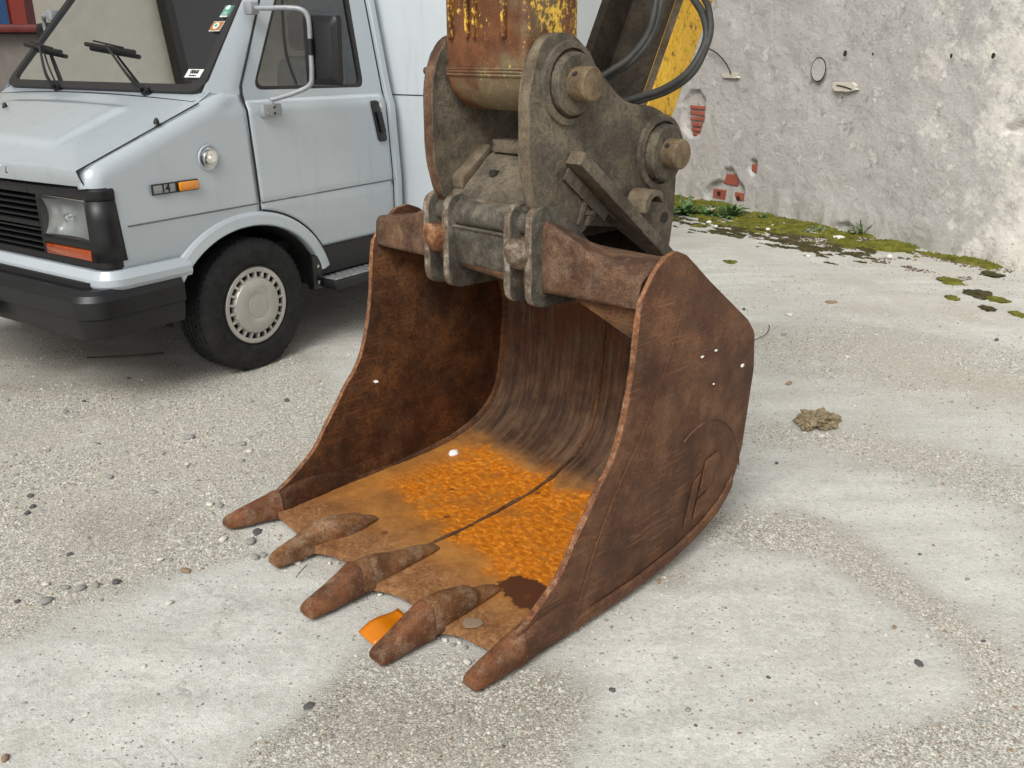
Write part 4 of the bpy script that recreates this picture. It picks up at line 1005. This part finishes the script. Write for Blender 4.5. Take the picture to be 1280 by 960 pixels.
# wear strips along the bottom of the right plate, weld arc and raised maker's mark
wsp = [(XR + .004, y, float(np.interp(y, [-.55, -.3, 0, .2, .34, .46, .54], [.020, .030, .036, .055, .085, .135, .21]))) for y in np.linspace(-.50, .53, 26)]
V = []; F = []
for i, p in enumerate(wsp):
    zl = float(np.interp(p[1], [-.55, -.4, -.05, .19, .333, .462, .545], [.010, .008, .012, .033, .060, .108, .186]))
    V += [taper((XR + .002, p[1], zl)), taper((XR + .008, p[1], zl + .002)), taper((XR + .008, p[1], p[2] + .010)), taper((XR + .002, p[1], p[2] + .020))]
for i in range(len(wsp) - 1):
    for j in range(3): F.append((i * 4 + j, (i + 1) * 4 + j, (i + 1) * 4 + j + 1, i * 4 + j + 1))
F += [(0, 1, 2, 3), tuple(len(V) - 4 + k for k in (3, 2, 1, 0))]
mesh('wear_strip', V, F, 'rust_side', bkt, 30)
arc = [taper((XR + .001, .33 + .245 * math.cos(a), .20 + .27 * math.sin(a))) for a in np.linspace(R(8), R(118), 20)]
tube('weld_arc', arc, .003, 'rust_beam', bkt, 6, raw=True)
tube('weld_line', [taper((XR + .001, y, z)) for y, z in ((-.30, .05), (-.26, .13), (-.20, .26), (-.10, .42), (.02, .58), (.10, .74), (.16, .90))], .0025, 'rust_side', bkt, 5)
def plate_mark(name, x, polys, mapf, mat, par, th=.006):
    for P in polys:
        Q = [mapf(*p) for p in P]; o = prism(name, Q, x - .002, x + th, (mat, mat), par, .0015)
mk_map = lambda u, v: (.245 + u * .15 + v * .055, .13 + v * .20)
plate_mark('maker_mark', XR - .002, [[(0, 0), (.22, 0), (.22, .82), (.0, .72)], [(.34, .40), (.34, 1.), (.78, 1.06), (1., .86), (.86, .52)], [(.34, .02), (.34, .36), (.72, .42), (.92, .24), (.74, .06)]], mk_map, 'rust_side', bkt, .0025)
# top beam, lugs
def beam(u, v):
    x = XL + .026 + (XR - XL - .052) * u
    tp = float(np.interp(x, [-.56, -.40, -.22, .24, .36, .48, .56, .62], [1.018, 1.03, 1.105, 1.105, 1.06, 1.005, .985, .985])); bt = float(np.interp(x, [-.56, -.2, .24, .62], [.922, .922, .892, .905]))
    P = [(-.02, bt), (-.022, bt + .3 * (tp - bt)), (-.018, tp - .012), (-.006, tp), (.06, max(1.0, tp - .04) + .018), (.16, 1.012), (.20, .985), (.19, .955)]
    k = v * (len(P) - 1); i = min(int(k), len(P) - 2); t = k - i
    return (x, P[i][0] * (1 - t) + P[i + 1][0] * t, P[i][1] * (1 - t) + P[i + 1][1] * t)
grid('top_beam', beam, 60, 22, 'rust_beam', bkt, .012, 30)
LUG = round_poly([(-.070, .845), (-.070, 1.148), (.045, 1.148), (.20, 1.0), (.20, .835)], [.05, .06, .05, .02, .02], 6)
LUG4 = round_poly([(-.070, .845), (-.070, 1.148), (.035, 1.148), (.20, 1.01), (.20, .835)], [.05, .055, .05, .02, .02], 6)
lugs = []
for i, xl in enumerate((-.238, -.143, .137, .226)):
    o = prism('lug', LUG if i < 3 else LUG4, xl, xl + .032, ('lug_steel', 'lug_edge'), bkt, .004); lugs.append(o)
lathe('pin_tube', [(.046, -.112), (.046, .138)], 'lug_steel', bkt, (0, -.005, 1.088), 28)
for xa in (-.205, .169): lathe('pin_end', [(.038, xa), (.038, xa + .062)], 'lug_steel', bkt, (0, -.005, 1.088), 24)
box('lug_plate', (-.112, -.050, .925), (.138, .14, 1.052), 'lug_steel', bkt, .006, tweak=lambda p: (p[0], p[1] + .02 * (1.05 - p[2]) / .12, p[2]))
tube('weld_bead', [(x, -.050 + .002 * math.sin(x * 200), 1.050) for x in np.linspace(-.108, .135, 30)], .006, 'lug_steel', bkt, 6, raw=True)
for xa in (-.175, .200):
    V = []; F = []; prof = [(.0, -.114), (.016, -.111), (.031, -.100), (.042, -.082), (.047, -.05), (.047, .02)]
    lathe('stop_knob', prof, 'rust_edge' if xa < 0 else 'lug_edge', bkt, (xa, 0, 1.012), 22, 'y', post=lambda v: (v[0] * 1., v[1], 1.012 + (min(v[2], 1.040) - 1.012) * 1.25 + .3 * max(0, -v[1] - .07)))
prism('beam_gusset', [(.34, .895), (.60, .905), (.605, .80)], .00, .02, ('rust_inner',), bkt, .002, 'y')

# ================================================================== QUICK COUPLER
qc = empty('quick_coupler', bloc(0, .35, .9), -BA, (0, .35, .9), label='dusty grey steel quick coupler between the arm and the bucket', cat='coupler')
QP = round_poly([(-.040, 1.140), (-.075, 1.26), (-.075, 1.50), (-.01, 1.628), (.115, 1.628), (.20, 1.545), (.35, 1.424), (.50, 1.414), (.60, 1.372), (.655, 1.26), (.655, 1.05), (.635, .90), (.60, .895), (.262, 1.108), (.150, 1.038), (.07, 1.06), (.0, 1.10)], [.03, .05, .07, .06, .06, .05, .10, .06, .06, .05, .05, .02, .02, .01, .02, .02, .02], 5)
sideR = prism('cheek_plate', QP, .205, .250, ('hitch_steel', 'hitch_edge'), qc, .006)
sideL = prism('cheek_plate', QP, -.212, -.167, ('hitch_steel', 'rust_beam'), qc, .006)
for (yc, zc, rb, rp, h1, h2, y_) in ((.088, 1.490, .104, .088, .012, .034, 0), (.552, 1.262, .108, .092, .012, .040, 0)):
    lathe('boss_ring', [(rb + .016, .0), (rb + .012, .010), (rb - .006, .014), (rb - .008, 0)], 'hitch_steel', qc, (.250, yc, zc), 44, cap=False)
    lathe('boss', [(rp, .0), (rp, h2 - .006), (rp - .008, h2), (.05, h2)], 'hitch_steel', qc, (.250, yc, zc), 44)
    pn = lathe('pin', [(.049, -.5), (.049, .088), (.044, .094), (.0, .095)], 'hitch_pin', qc, (.250, yc, zc), 30)
    tube('pin_hole', [(.250 + .058, yc - .040, zc + .029), (.250 + .058, yc - .0415, zc + .031)], .0085, 'hole_dark', pn, 8, raw=True)
    lathe('boss', [(rp, -.03), (rp, 0)], 'rust_beam', qc, (-.212, yc, zc), 32)
lathe('grease_nipple', [(.012, -.035), (.012, 0)], 'rust_beam', qc, (-.212, -.03, 1.52), 10)
# cross body between the cheeks
prism('cross_body', round_poly([(-.01, 1.130), (.01, 1.172), (.12, 1.262), (.20, 1.285), (.42, 1.20), (.56, 1.08), (.56, 1.0), (.2, 1.06)], .015, 3), -.168, .206, ('hitch_steel', 'hitch_steel'), qc, .004)
box('cross_rail', (-.10, .115, 1.270), (.206, .19, 1.312), 'hitch_steel', qc, .006)
box('side_wedge', (-.168, .0, 1.16), (-.115, .13, 1.20), 'hitch_edge', qc, .006, tweak=lambda p: (p[0], p[1], p[2] + .72 * (p[1] - .0)))
lathe('bolt', [(.016, -.004), (.015, .010), (.008, .012)], 'hole_dark', qc, (-.03, .055, 1.212), 14, 'z')
box('lower_lip', (-.165, -.020, 1.122), (.206, .02, 1.140), 'hitch_steel', qc, .006)
box('dark_infill_block', (-.166, .17, .985), (.10, .63, 1.15), 'link_inner', qc, .01)  # added dark block so the opening below the guide bar looks shaded
box('rear_hook', (-.166, .60, .90), (.19, .65, 1.2), 'link_inner', qc, .01)
# guide bar and lifting eye on the outside, raised mark
dv = np.array([.626 - .098, .900 - 1.300]); dv /= np.linalg.norm(dv); nvv = np.array([-dv[1], dv[0]])
def barp(s, n_): return (.098 + dv[0] * s - dv[1] * 0 + nvv[0] * n_, 1.300 + dv[1] * s + nvv[1] * n_)
prism('guide_bar', [barp(0, 0), barp(0, -.042), barp(.665, -.042), barp(.675, 0)], .252, .318, ('hitch_steel', 'hitch_edge'), qc, .006)
prism('guide_rail', [barp(.02, -.044), barp(.02, -.085), barp(.27, -.085), barp(.27, -.044)], .252, .262, ('hitch_steel', 'hitch_steel'), qc, .004)
ey = []
for k, rr in ((0, .052), (1, .036)):
    an = np.linspace(R(10), R(200), 12); an = an if k == 0 else an[::-1]
    ey += [(.43 + rr * math.cos(a), 1.108 + rr * math.sin(a)) for a in an]
prism('lifting_eye', ey, .25, .335, ('hitch_steel', 'hitch_edge'), qc, .004)
lathe('side_hole', [(.020, 0), (.020, .0025)], 'hole_dark', qc, (.2495, .602, 1.04), 16)
qm = lambda u, v: (.135 + u * .075 + v * .035, 1.075 + v * .085 - u * .012)
plate_mark('raised_mark', .249, [[(0, 0), (.22, 0), (.22, .8), (.0, .8)], [(.0, .82), (.0, 1.), (.9, 1.), (.9, .82)], [(.7, .5), (.7, .8), (.9, .8), (.9, .5)], [(.34, .36), (.34, .5), (.9, .5), (.9, .36)], [(.5, .0), (.5, .34), (.72, .34), (.72, .0)]], qm, 'hitch_steel', qc, .010)

# ================================================================== ARM (dipper) and linkage
arm = empty('excavator_dipper', bloc(.0, .09, 1.40), -BA, (0, .09, 1.40), label='rusty excavator arm with worn yellow paint above the bucket', cat='dipper')
AX0, AX1 = -.158, .188
def armsec(z):
    """front y, back y"""
    if z < 1.52:
        t = (1.52 - z) / .115; k = math.sqrt(max(0, 1 - t * t)); return (.088 - .118 * k, .088 + .125 * k)
    return (-.030 + (z - 1.52) * .0, .205 + (z - 1.52) * .18 * 0)
def arm_body():
    V = []; F = []; fm = []
    Z = [1.4052, 1.407, 1.413, 1.425, 1.445, 1.47, 1.50] + list(np.linspace(1.52, 2.8, 26)); k = 28
    for z in Z:
        y0, y1 = armsec(z); nar = .016 * max(0, (1.50 - z) / .095) ** 2
        pts = round_poly([(AX0 + nar, y0), (AX1 - nar, y0), (AX1 - nar, y1), (AX0 + nar, y1)], .028, 6)
        for p in pts: V.append((p[0], p[1], z))
    n = len(V) // len(Z)
    for i in range(len(Z) - 1):
        for j in range(n):
            F.append((i * n + j, i * n + (j + 1) % n, (i + 1) * n + (j + 1) % n, (i + 1) * n + j))
            xm = (V[i * n + j][0] + V[i * n + (j + 1) % n][0]) / 2; fm.append(1 if xm > AX1 - .012 or xm < AX0 + .012 else 0)
    F.append(tuple(range(n))[::-1]); fm.append(0); F.append(tuple((len(Z) - 1) * n + j for j in range(n))); fm.append(0)
    mesh('stick', V, F, None, arm, 40, mats=['arm_front', 'arm_side'], fm=fm)
arm_body()
for (x0, wd_) in ((-.125, .014), (-.052, .012), (-.020, .012), (.098, .018)):
    box('rib', (x0, -.046, 1.613), (x0 + wd_, -.022, 2.8), 'arm_rib', arm, .006)
for zz in (1.512, 1.520, 1.528):
    P = round_poly([(AX0 - .001, .2), (AX0 - .001, -.032), (AX1 + .001, -.032), (AX1 + .001, .2)], [0, .03, .03, 0], 5)
    tube('weld_bead', [(p[0], p[1], zz + .002 * fbm(p[0] * 30, zz * 50)) for p in P], .0045, 'arm_front', arm, 6, raw=True)
lnk = empty('bucket_link', bloc(0, .55, 1.262), -BA, (0, .55, 1.262), label='channel shaped bucket link with one bright yellow worn side behind the arm', cat='link')
ld = np.array([.175, .33]); ld /= np.linalg.norm(ld); ln = np.array([ld[1], -ld[0]])
def lp(s, o_): return (.50 + ld[0] * s + ln[0] * o_, 1.262 + ld[1] * s + ln[1] * o_)
prism('link_side', round_poly([lp(-.05, -.03), lp(-.05, .115), lp(1.6, .130), lp(1.6, -.03)], .02, 3), .160, .198, ('link_yellow', 'hitch_edge'), lnk, .004)
prism('link_side', round_poly([lp(-.05, -.03), lp(-.05, .115), lp(1.6, .130), lp(1.6, -.03)], .02, 3), -.160, -.124, ('link_inner', 'link_inner'), lnk, .004)
prism('link_web', [lp(.06, .085), lp(.06, .110), lp(1.6, .120), lp(1.6, .095)], -.124, .160, ('link_inner',), lnk)
lathe('link_bush', [(.075, -.165), (.075, .200)], 'hitch_steel', lnk, (0, .552, 1.262), 30)
# hydraulic hoses (traced from the place they run: out of the link, round, and back into the coupler)
def bpt(u, v, yy):
    d = ray(u, v); C0 = np.array([0, 0, CAM_H]); return C0 + d * ((2.0 + yy - C0 @ bb) / (d @ bb))
def hose(name, pts, r, label):
    P = [bpt(*p) for p in pts]; o = tube(name, P, r, 'hose', None, 10, 8); tag(o, label, 'hose', 'hydraulic hoses'); return o
hose('hydraulic_hose', [(735, 112, .34), (752, 96, .40), (785, 74, .46), (808, 46, .50), (818, 15, .52), (823, -30, .56), (826, -120, .62)], .0115, 'thick grey hydraulic hose curving up inside the channel of the bucket link')
hose('hydraulic_hose', [(733, 118, .35), (755, 100, .42), (795, 72, .48), (818, 38, .52), (827, 0, .54), (832, -60, .60), (835, -140, .64)], .0105, 'second grey hydraulic hose curving up inside the channel of the bucket link')
hose('hydraulic_hose', [(772, 130, .40), (800, 121, .42), (832, 110, .44), (862, 88, .46), (882, 52, .50), (880, 22, .54), (868, 0, .58), (850, -25, .62), (835, -90, .68)], .0115, 'black hydraulic hose looping out past the yellow link side to the coupler, outer of two')
hose('hydraulic_hose', [(776, 133, .41), (806, 124, .43), (838, 112, .45), (868, 88, .47), (887, 45, .51), (886, 12, .55), (877, -8, .60), (858, -40, .66), (840, -100, .72)], .0105, 'thinner black hydraulic hose looping beside the outer one past the yellow link')

# ================================================================== SMALL THINGS ON THE GROUND
def ico(sub=2):
    bm = bmesh.new(); bmesh.ops.create_icosphere(bm, subdivisions=sub, radius=1); v = [tuple(x.co) for x in bm.verts]; f = [[q.index for q in p.verts] for p in bm.faces]; bm.free(); return v, f
IV, IF = ico(3); IV2, IF2 = ico(2)
def pebble_mesh(seed, lump=.25, sq=(1, .75, .55), V=IV2, F=IF2, mat='stone_grey'):
    W = []
    for v in V:
        n = 1 + lump * fbm(v[0] * 1.2 + seed * 7.3, v[1] * 1.2, v[2] * 1.2 + seed, 3); W.append((v[0] * sq[0] * n, v[1] * sq[1] * n, v[2] * sq[2] * n))
    me = bpy.data.meshes.new('pebble'); me.from_pydata(W, [], F); me.polygons.foreach_set('use_smooth', [True] * len(F)); me.materials.append(MT[mat]); me.update(); return me
PM = {m: [pebble_mesh(i + 10 * k, .3 if m != 'stone_dark' else .5, (1, random.uniform(.6, .85), random.uniform(.4, .6)), mat=m) for i in range(3)] for k, m in enumerate(('stone_grey', 'stone_pale', 'stone_dark', 'stone_brown', 'stone_white'))}
LAB = {'stone_grey': 'small smooth grey pebble lying loose on the concrete yard', 'stone_pale': 'small pale pebble lying loose on the concrete yard', 'stone_dark': 'small dark stone chip lying loose on the concrete yard', 'stone_brown': 'small brown pebble lying loose on the concrete yard'}
GRP = {'stone_grey': 'grey pebbles on the yard', 'stone_pale': 'pale pebbles on the yard', 'stone_dark': 'dark stone chips on the yard', 'stone_brown': 'brown pebbles on the yard'}
def pebble(u, v, s, m, label=None, z=0., flat=1.):
    p = gnd(u, v + s * .3, z); r = max(.005, s / 2 * px_size(p)); o = bpy.data.objects.new('pebble', random.choice(PM[m])); col.objects.link(o)
    h = gz_h(p[0], p[1]) - .006 if z == 0 else 0.
    o.location = (p[0], p[1], p[2] + h + r * .32 * flat); o.scale = (r, r, r * flat); o.rotation_euler = (random.uniform(-.15, .15), random.uniform(-.15, .15), random.uniform(0, 6.28))
    tag(o, label or LAB[m], 'pebble', None if label else GRP[m]); return o
g, p_, d_, b_ = 'stone_grey', 'stone_pale', 'stone_dark', 'stone_brown'
for (u, v, s, m) in ((9, 497, 7, g), (82, 512, 9, g), (105, 499, 6, d_), (123, 552, 5, d_), (137, 592, 11, g), (39, 617, 9, d_), (41, 630, 9, d_), (34, 639, 9, d_), (191, 612, 10, g), (237, 543, 13, g), (234, 577, 9, p_), (302, 573, 9, g), (312, 560, 10, p_), (303, 551, 11, g),
    (262, 627, 11, p_), (276, 629, 9, g), (279, 670, 12, p_), (314, 672, 15, g), (319, 692, 12, g), (329, 690, 10, g), (372, 699, 10, p_), (380, 692, 9, p_), (232, 709, 13, b_), (213, 696, 8, g), (200, 696, 10, p_), (87, 689, 8, d_), (145, 724, 12, d_), (121, 728, 11, g), (101, 731, 14, g), (82, 731, 11, g), (57, 726, 12, p_),
    (358, 498, 8, d_), (22, 749, 8, d_), (212, 750, 11, p_), (180, 830, 8, p_), (197, 865, 5, g), (126, 748, 6, g), (396, 925, 8, p_), (766, 859, 9, d_), (1118, 782, 7, b_), (1229, 799, 6, d_), (961, 844, 6, d_), (412, 917, 9, g), (986, 476, 10, b_), (980, 415, 8, g), (987, 390, 10, p_), (1059, 443, 7, p_), (1095, 417, 5, p_),
    (930, 385, 6, d_), (1027, 543, 8, p_), (971, 576, 6, d_), (970, 361, 6, p_), (1246, 423, 7, d_), (1190, 500, 5, g), (824, 722, 9, b_), (1150, 690, 5, d_), (1100, 880, 5, g), (1210, 720, 6, g), (630, 930, 5, d_), (870, 905, 5, d_), (315, 500, 6, g), (160, 470, 5, d_), (60, 560, 7, g), (20, 590, 8, g), (170, 660, 7, p_), (110, 670, 6, g)):
    pebble(u, v, s, m)
pebble(58, 747, 17, g, 'largest rounded grey pebble on the yard among smaller stones')
pebble(6, 942, 15, b_, 'rounded brown pebble alone on smooth pale concrete')
pebble(584, 824, 12, p_, 'pale bluish pebble lying between two right-hand bucket teeth')
pebble(588, 853, 17, g, 'grey stone trapped under the tip of the right corner tooth', flat=.8)
pebble(860, 884, 9, g, 'grey pebble half set in the smooth slab right of the bucket')
pebble(322, 658, 17, d_, 'dark flat stone lying behind the left corner tooth', flat=.35)
pebble(1149, 825, 15, d_, 'thin dark splinter lying on the smooth concrete slab', flat=.3)
pebble(385, 876, 16, d_, 'flat dark stone flake at the edge of the gravel patch', flat=.35)
pebble(1039, 372, 15, b_, 'flat brown stone flake on the yard before the wall', flat=.4)
o = pebble(568, 564, 15, 'stone_white', 'white stone lying on the orange rusty bucket floor', z=.055)
# white stone lodged on the left side plate
o = bpy.data.objects.new('plaster_crumb', PM['stone_white'][1]); col.objects.link(o)
lpx = ray(470, 477); C0 = np.array([0, 0, CAM_H]); q = C0 + lpx * ((AC + XL + .028 + .012 - C0 @ ba) / (lpx @ ba)); o.location = q; o.scale = (.011, .008, .013)
tag(o, 'white plaster crumb stuck to the inside of the left bucket plate', 'crumb')
for i, (u, v, r) in enumerate(((928, 457, .011), (878, 446, .008), (895, 438, .006), (892, 480, .005))):
    d = ray(u, v); q = C0 + d * ((AC + XR - C0 @ ba) / (d @ ba)); o = bpy.data.objects.new('mortar_splash', PM['stone_white'][i % 3]); col.objects.link(o)
    o.location = q; o.scale = (.003, r * 1.5, r); o.rotation_euler = (0, 0, -BA); tag(o, 'small white mortar splash dried on the outer right bucket plate', 'splash', 'mortar splashes on the bucket')
for i, (u, v, s_, m, lab) in enumerate(((735, 628, 20, 'stone_dark', 'dark curled rust flake lying in the right rear corner of the bucket floor'), (718, 622, 16, 'stone_brown', 'thin brown rust scale lying on the bucket floor beside the dark flake'))):
    pebble(u, v, s_, m, lab, z=.058, flat=.3)
o = pebble(590, 768, 34, 'stone_brown', 'pale patch of dried mortar on the bucket lip beside the right corner tooth', z=.042, flat=.06); o.scale = (.03, .04, .004)
for (u, v, s_, m) in ((556, 797, 9, 'stone_pale'), (566, 803, 8, 'stone_grey'), (574, 800, 8, 'stone_pale'), (548, 794, 7, 'stone_grey'), (582, 806, 8, 'stone_grey'), (475, 741, 7, 'stone_pale'), (466, 738, 6, 'stone_grey'), (412, 700, 6, 'stone_pale')): pebble(u, v, s_, m)
# clod
cl = empty('earth_clod', tuple(gnd(1023, 530)), 0, tuple(gnd(1023, 530)), label='crumbly brown clod of dried earth on the concrete by the bucket', cat='clod')
for i, (du, dv_, s) in enumerate(((-8, 0, 30), (14, -2, 20), (2, -5, 22), (18, 4, 12), (-14, 6, 14), (6, 6, 14), (22, -5, 12))):
    c0 = gnd(1023 + du, 530 + dv_); r = s / 2 * px_size(c0); V = [(c0[0] + v[0] * r * (1 + .8 * fbm(v[0] * 2.2 + i * 3, v[1] * 2.2, v[2] * 2.2, 5)), c0[1] + v[1] * r * (1 + .8 * fbm(v[0] * 2.2 + i * 3, v[1] * 2.2, v[2] * 2.2, 5)), max(-.004, r * .35 + v[2] * r * .75 * (1 + .8 * fbm(v[0] * 2.2 + i * 3, v[1] * 2.2, v[2] * 2.2, 5)))) for v in IV]
    mesh('lump', V, IF, 'clod', cl)
# orange plastic fragment under the fourth tooth
A0, B0 = gnd(448, 790, .012), gnd(497, 757, .03)
def shard(u, v):
    p = A0 + (B0 - A0) * u; side = np.cross((B0 - A0) / np.linalg.norm(B0 - A0), [0, 0, 1]); w_ = .075
    return tuple(p + side * (v * w_) + np.array([0, 0, .010 * math.sin(u * 5) - .012 * v]))
o = grid('plastic_fragment', shard, 12, 6, 'shard', None, .003, 60); tag(o, 'bright orange plastic lens fragment lying beside the second tooth from the right plate', 'fragment')
# twigs
for (pts, r, lab) in (([(943, 425), (957, 418), (962, 409), (960, 407)], .0025, 'thin dry stem standing out behind the bucket corner'), ([(370, 722), (376, 714), (384, 706)], .0016, 'short dry twig lying between the middle bucket teeth'), ([(205, 441), (170, 444), (130, 446), (108, 447)], .004, 'long thin twig lying in the shade under the van bumper')):
    P = [gnd(u, v, .006 + .01 * (i % 2)) for i, (u, v) in enumerate(pts)]; tag(tube('twig', P, r, 'stem_brown', None, 6, 5), lab, 'twig')

# loose grit: far too many grains to count
def grit():
    N = 85000
    y = 1.05 + (rng.random(N * 4) ** 1.5) * 6.5; x = (rng.random(N * 4) - .5) * 2 * (.62 * y + .25); P = np.stack([x, y], 1)
    dens = rough_at(P) ** 1.3 * .9 + .05; nz = np.array([fbm(a * 1.7, b * 1.7, 8, 3) for a, b in P]); keep = rng.random(len(P)) < dens * np.clip(.55 + nz * 1.3, .08, 1.2)
    P = P[keep][:N]; n = len(P); s = rng.lognormal(-5.88, .45, n) * (1.0 + .12 * P[:, 1]); s = np.clip(s, .0012, .0095)
    base = np.array([(1, 0, 0), (-.5, .87, 0), (-.5, -.87, 0), (.1, .05, .9), (.55, .5, .45)]); fa = np.array([(0, 4, 3), (4, 1, 3), (1, 2, 3), (2, 0, 3), (0, 1, 4)])
    a = rng.random(n) * 6.28; ca, sa = np.cos(a), np.sin(a); k = len(base)
    jit = base[None] * (1 + (rng.random((n, k, 3)) - .5) * .7)
    X = jit[..., 0] * ca[:, None] - jit[..., 1] * sa[:, None] * .75; Y = jit[..., 0] * sa[:, None] + jit[..., 1] * ca[:, None] * .75
    zz = np.array([gz_h(p[0], p[1]) - .0065 for p in P])
    V = np.stack([P[:, :1] + X * s[:, None], P[:, 1:] + Y * s[:, None], zz[:, None] + jit[..., 2] * s[:, None] * .75], 2).reshape(-1, 3)
    F = (fa[None] + (np.arange(n) * k)[:, None, None]).reshape(-1, 3)
    me = bpy.data.meshes.new('grit'); me.vertices.add(len(V)); me.vertices.foreach_set('co', V.ravel()); me.loops.add(F.size); me.loops.foreach_set('vertex_index', F.ravel()); me.polygons.add(len(F)); me.polygons.foreach_set('loop_start', np.arange(0, F.size, 3))
    mi = rng.choice(3, n, p=[.38, .52, .10]).repeat(len(fa)); me.polygons.foreach_set('material_index', mi.astype(np.int32))
    for m_ in ('stone_grey', 'stone_pale', 'stone_brown'): me.materials.append(MT[m_])
    me.update(calc_edges=True); me.validate(); o = bpy.data.objects.new('loose_grit', me); col.objects.link(o); tag(o, 'fine grey and pale grit scattered over the concrete yard', 'grit', kind='stuff')
grit()

# moss and litter along the wall foot
def leafy(key, cols):
    m = M(key, .9, spec=.2); m.set('Base Color', m.ramp(m.noise(9, 4, .7), *[(.3 + .4 * i / (len(cols) - 1), c) for i, c in enumerate(cols)])); MT[key] = m.m
leafy('moss', [S(66, 68, 24), S(98, 98, 36), S(128, 124, 54)]); leafy('moss_dark', [S(44, 44, 26), S(66, 62, 36), S(84, 76, 48)]); leafy('litter', [S(64, 54, 42), S(90, 78, 62), S(126, 112, 92)])
def tufts(name, N, region, mat, smin, smax, hgt, label, cat, thr=0., freq=2.2):
    V = []; F = []; cnt = 0; tries = 0
    while cnt < N and tries < N * 12:
        tries += 1
        t = random.uniform(*region[0]); o_ = random.uniform(*region[1]); k = fbm(t * freq, o_ * freq * 1.8, 5.5, 4) - max(0, abs((o_ - region[2](t)) / region[3](t)) - .45) * 1.1
        if k < thr: continue
        c = wp(t, 0, o_); s = random.uniform(smin, smax); h = s * hgt * random.uniform(.5, 1.3) * min(1.6, .6 + 2 * (k - thr)); z0 = gz_h(c[0], c[1]) - .007
        a = random.uniform(0, 6.28); b0 = len(V); m_ = 5
        for i in range(m_): V.append((c[0] + s * math.cos(a + i * 6.283 / m_) * random.uniform(.7, 1.2), c[1] + s * math.sin(a + i * 6.283 / m_) * random.uniform(.7, 1.2), z0))
        V.append((c[0] + random.uniform(-.4, .4) * s, c[1] + random.uniform(-.4, .4) * s, z0 + h))
        for i in range(m_): F.append((b0 + i, b0 + (i + 1) % m_, b0 + m_))
        cnt += 1
    o = mesh(name, V, F, mat); tag(o, label, cat, kind='stuff')
ctr = lambda t: float(np.interp(t, [-.3, .5, 1.2, 2.2, 3.4], [.10, .16, .28, .40, .50])); wid = lambda t: float(np.interp(t, [-.4, .2, 1.0, 2.2, 3.5], [.14, .24, .40, .55, .8]))
tufts('moss', 46000, ((-.45, 4.2), (-.02, 1.5), ctr, wid), 'moss', .010, .028, .7, 'yellow-green moss growing along the foot of the wall', 'moss', -.16, 4.5)
tufts('dark_moss', 14000, ((.1, 4.0), (.30, 1.6), lambda t: .62 + .12 * t, lambda t: .40), 'moss_dark', .006, .018, .6, 'dark brownish moss in broken patches on the concrete before the wall', 'moss', -.02, 5.5)
tufts('litter', 2600, ((-.6, 3.8), (.0, 1.2), lambda t: .35, lambda t: .6), 'litter', .006, .018, .7, 'brown leaf litter and crumbs along the foot of the wall', 'litter', .0, 3.)
def patch(u, v, w_, n):
    c = gnd(u, v); return c, w_
for i, (u, v, s) in enumerate(((1224, 367, 16), (1248, 374, 12), (1187, 350, 14), (1240, 343, 13), (1272, 392, 10), (913, 327, 8), (1234, 386, 9), (1190, 372, 8))):
    c = gnd(u, v); r = s * px_size(c); V = []
    for q in IV:
        n_ = 1 + .55 * fbm(q[0] * 2 + i * 5, q[1] * 2, q[2] * 2, 5); V.append((c[0] + q[0] * r * n_, c[1] + q[1] * r * 1.5 * n_, -.008 + max(-.01, q[2] * .018 * n_ + .006 * fbm(q[0] * 9, q[1] * 9, i, 3))))
    tag(mesh('moss_cushion', V, IF, 'moss' if i % 3 else 'moss_dark'), 'small loose cushion of moss on the concrete beside the wall-foot moss', 'moss', 'moss cushions on the yard')
# weeds
def weed(name, u, v, n, L, mat, label, up=.7, width=.022):
    c = gnd(u, v); t = empty(name, tuple(c), 0, tuple(c), label=label, cat='weed')
    for i in range(n):
        a = random.uniform(0, 6.28); l = L * random.uniform(.55, 1.1); el = random.uniform(.25, 1.2) * up; V = []; F = []; m_ = 6
        for k in range(m_ + 1):
            q = k / m_; r = l * q * math.cos(el) ; z = l * (q * math.sin(el) - .45 * q * q * (1 - el / 2)); ww = width * math.sin(PI * min(1, q * .9 + .1)) * (1 + .5 * ((k % 2) - .5))
            V += [(c[0] + r * math.cos(a) - ww * math.sin(a), c[1] + r * math.sin(a) + ww * math.cos(a), c[2] + max(z, -.0) + .012 * (k % 2)), (c[0] + r * math.cos(a) + ww * math.sin(a), c[1] + r * math.sin(a) - ww * math.cos(a), c[2] + max(z, 0) + .012 * ((k + 1) % 2))]
        for k in range(m_): F.append((2 * k, 2 * k + 1, 2 * k + 3, 2 * k + 2))
        mesh('leaf', V, F, mat, t)
weed('weed', 912, 272, 44, .26, 'weed', 'leafy green weed growing below the broken brick hole in the wall', .9)
weed('weed', 857, 268, 44, .28, 'weed', 'low green weed growing beside the coupler at the wall foot', .9)
weed('weed', 884, 270, 22, .18, 'weed', 'small green weed between two larger ones at the wall foot', .8)
weed('weed', 953, 275, 12, .12, 'weed', 'small weed sprig on the moss to the right of the leafy weeds', .8, .014)
weed('rosette_weed', 1077, 294, 20, .24, 'weed_pale', 'pale spiky rosette weed beside a loose white plaster chip', .9, .011)
weed('rosette_weed', 1022, 288, 14, .14, 'weed_pale', 'small grey-green rosette weed at the foot of the wall', .5, .011)
o = pebble(1050, 292, 22, 'stone_white', 'white plaster chip lying on the moss beside the rosette weed', flat=.5)
for (u, v, s) in ((886, 276, 8), (895, 281, 7), (960, 285, 7), (966, 280, 6), (1112, 318, 7), (1010, 318, 6)): pebble(u, v, s, 'stone_white', None) if False else tag(pebble(u, v, s, 'stone_white', 'small white plaster crumb on the moss at the wall foot'), None, None, 'plaster crumbs on the moss')
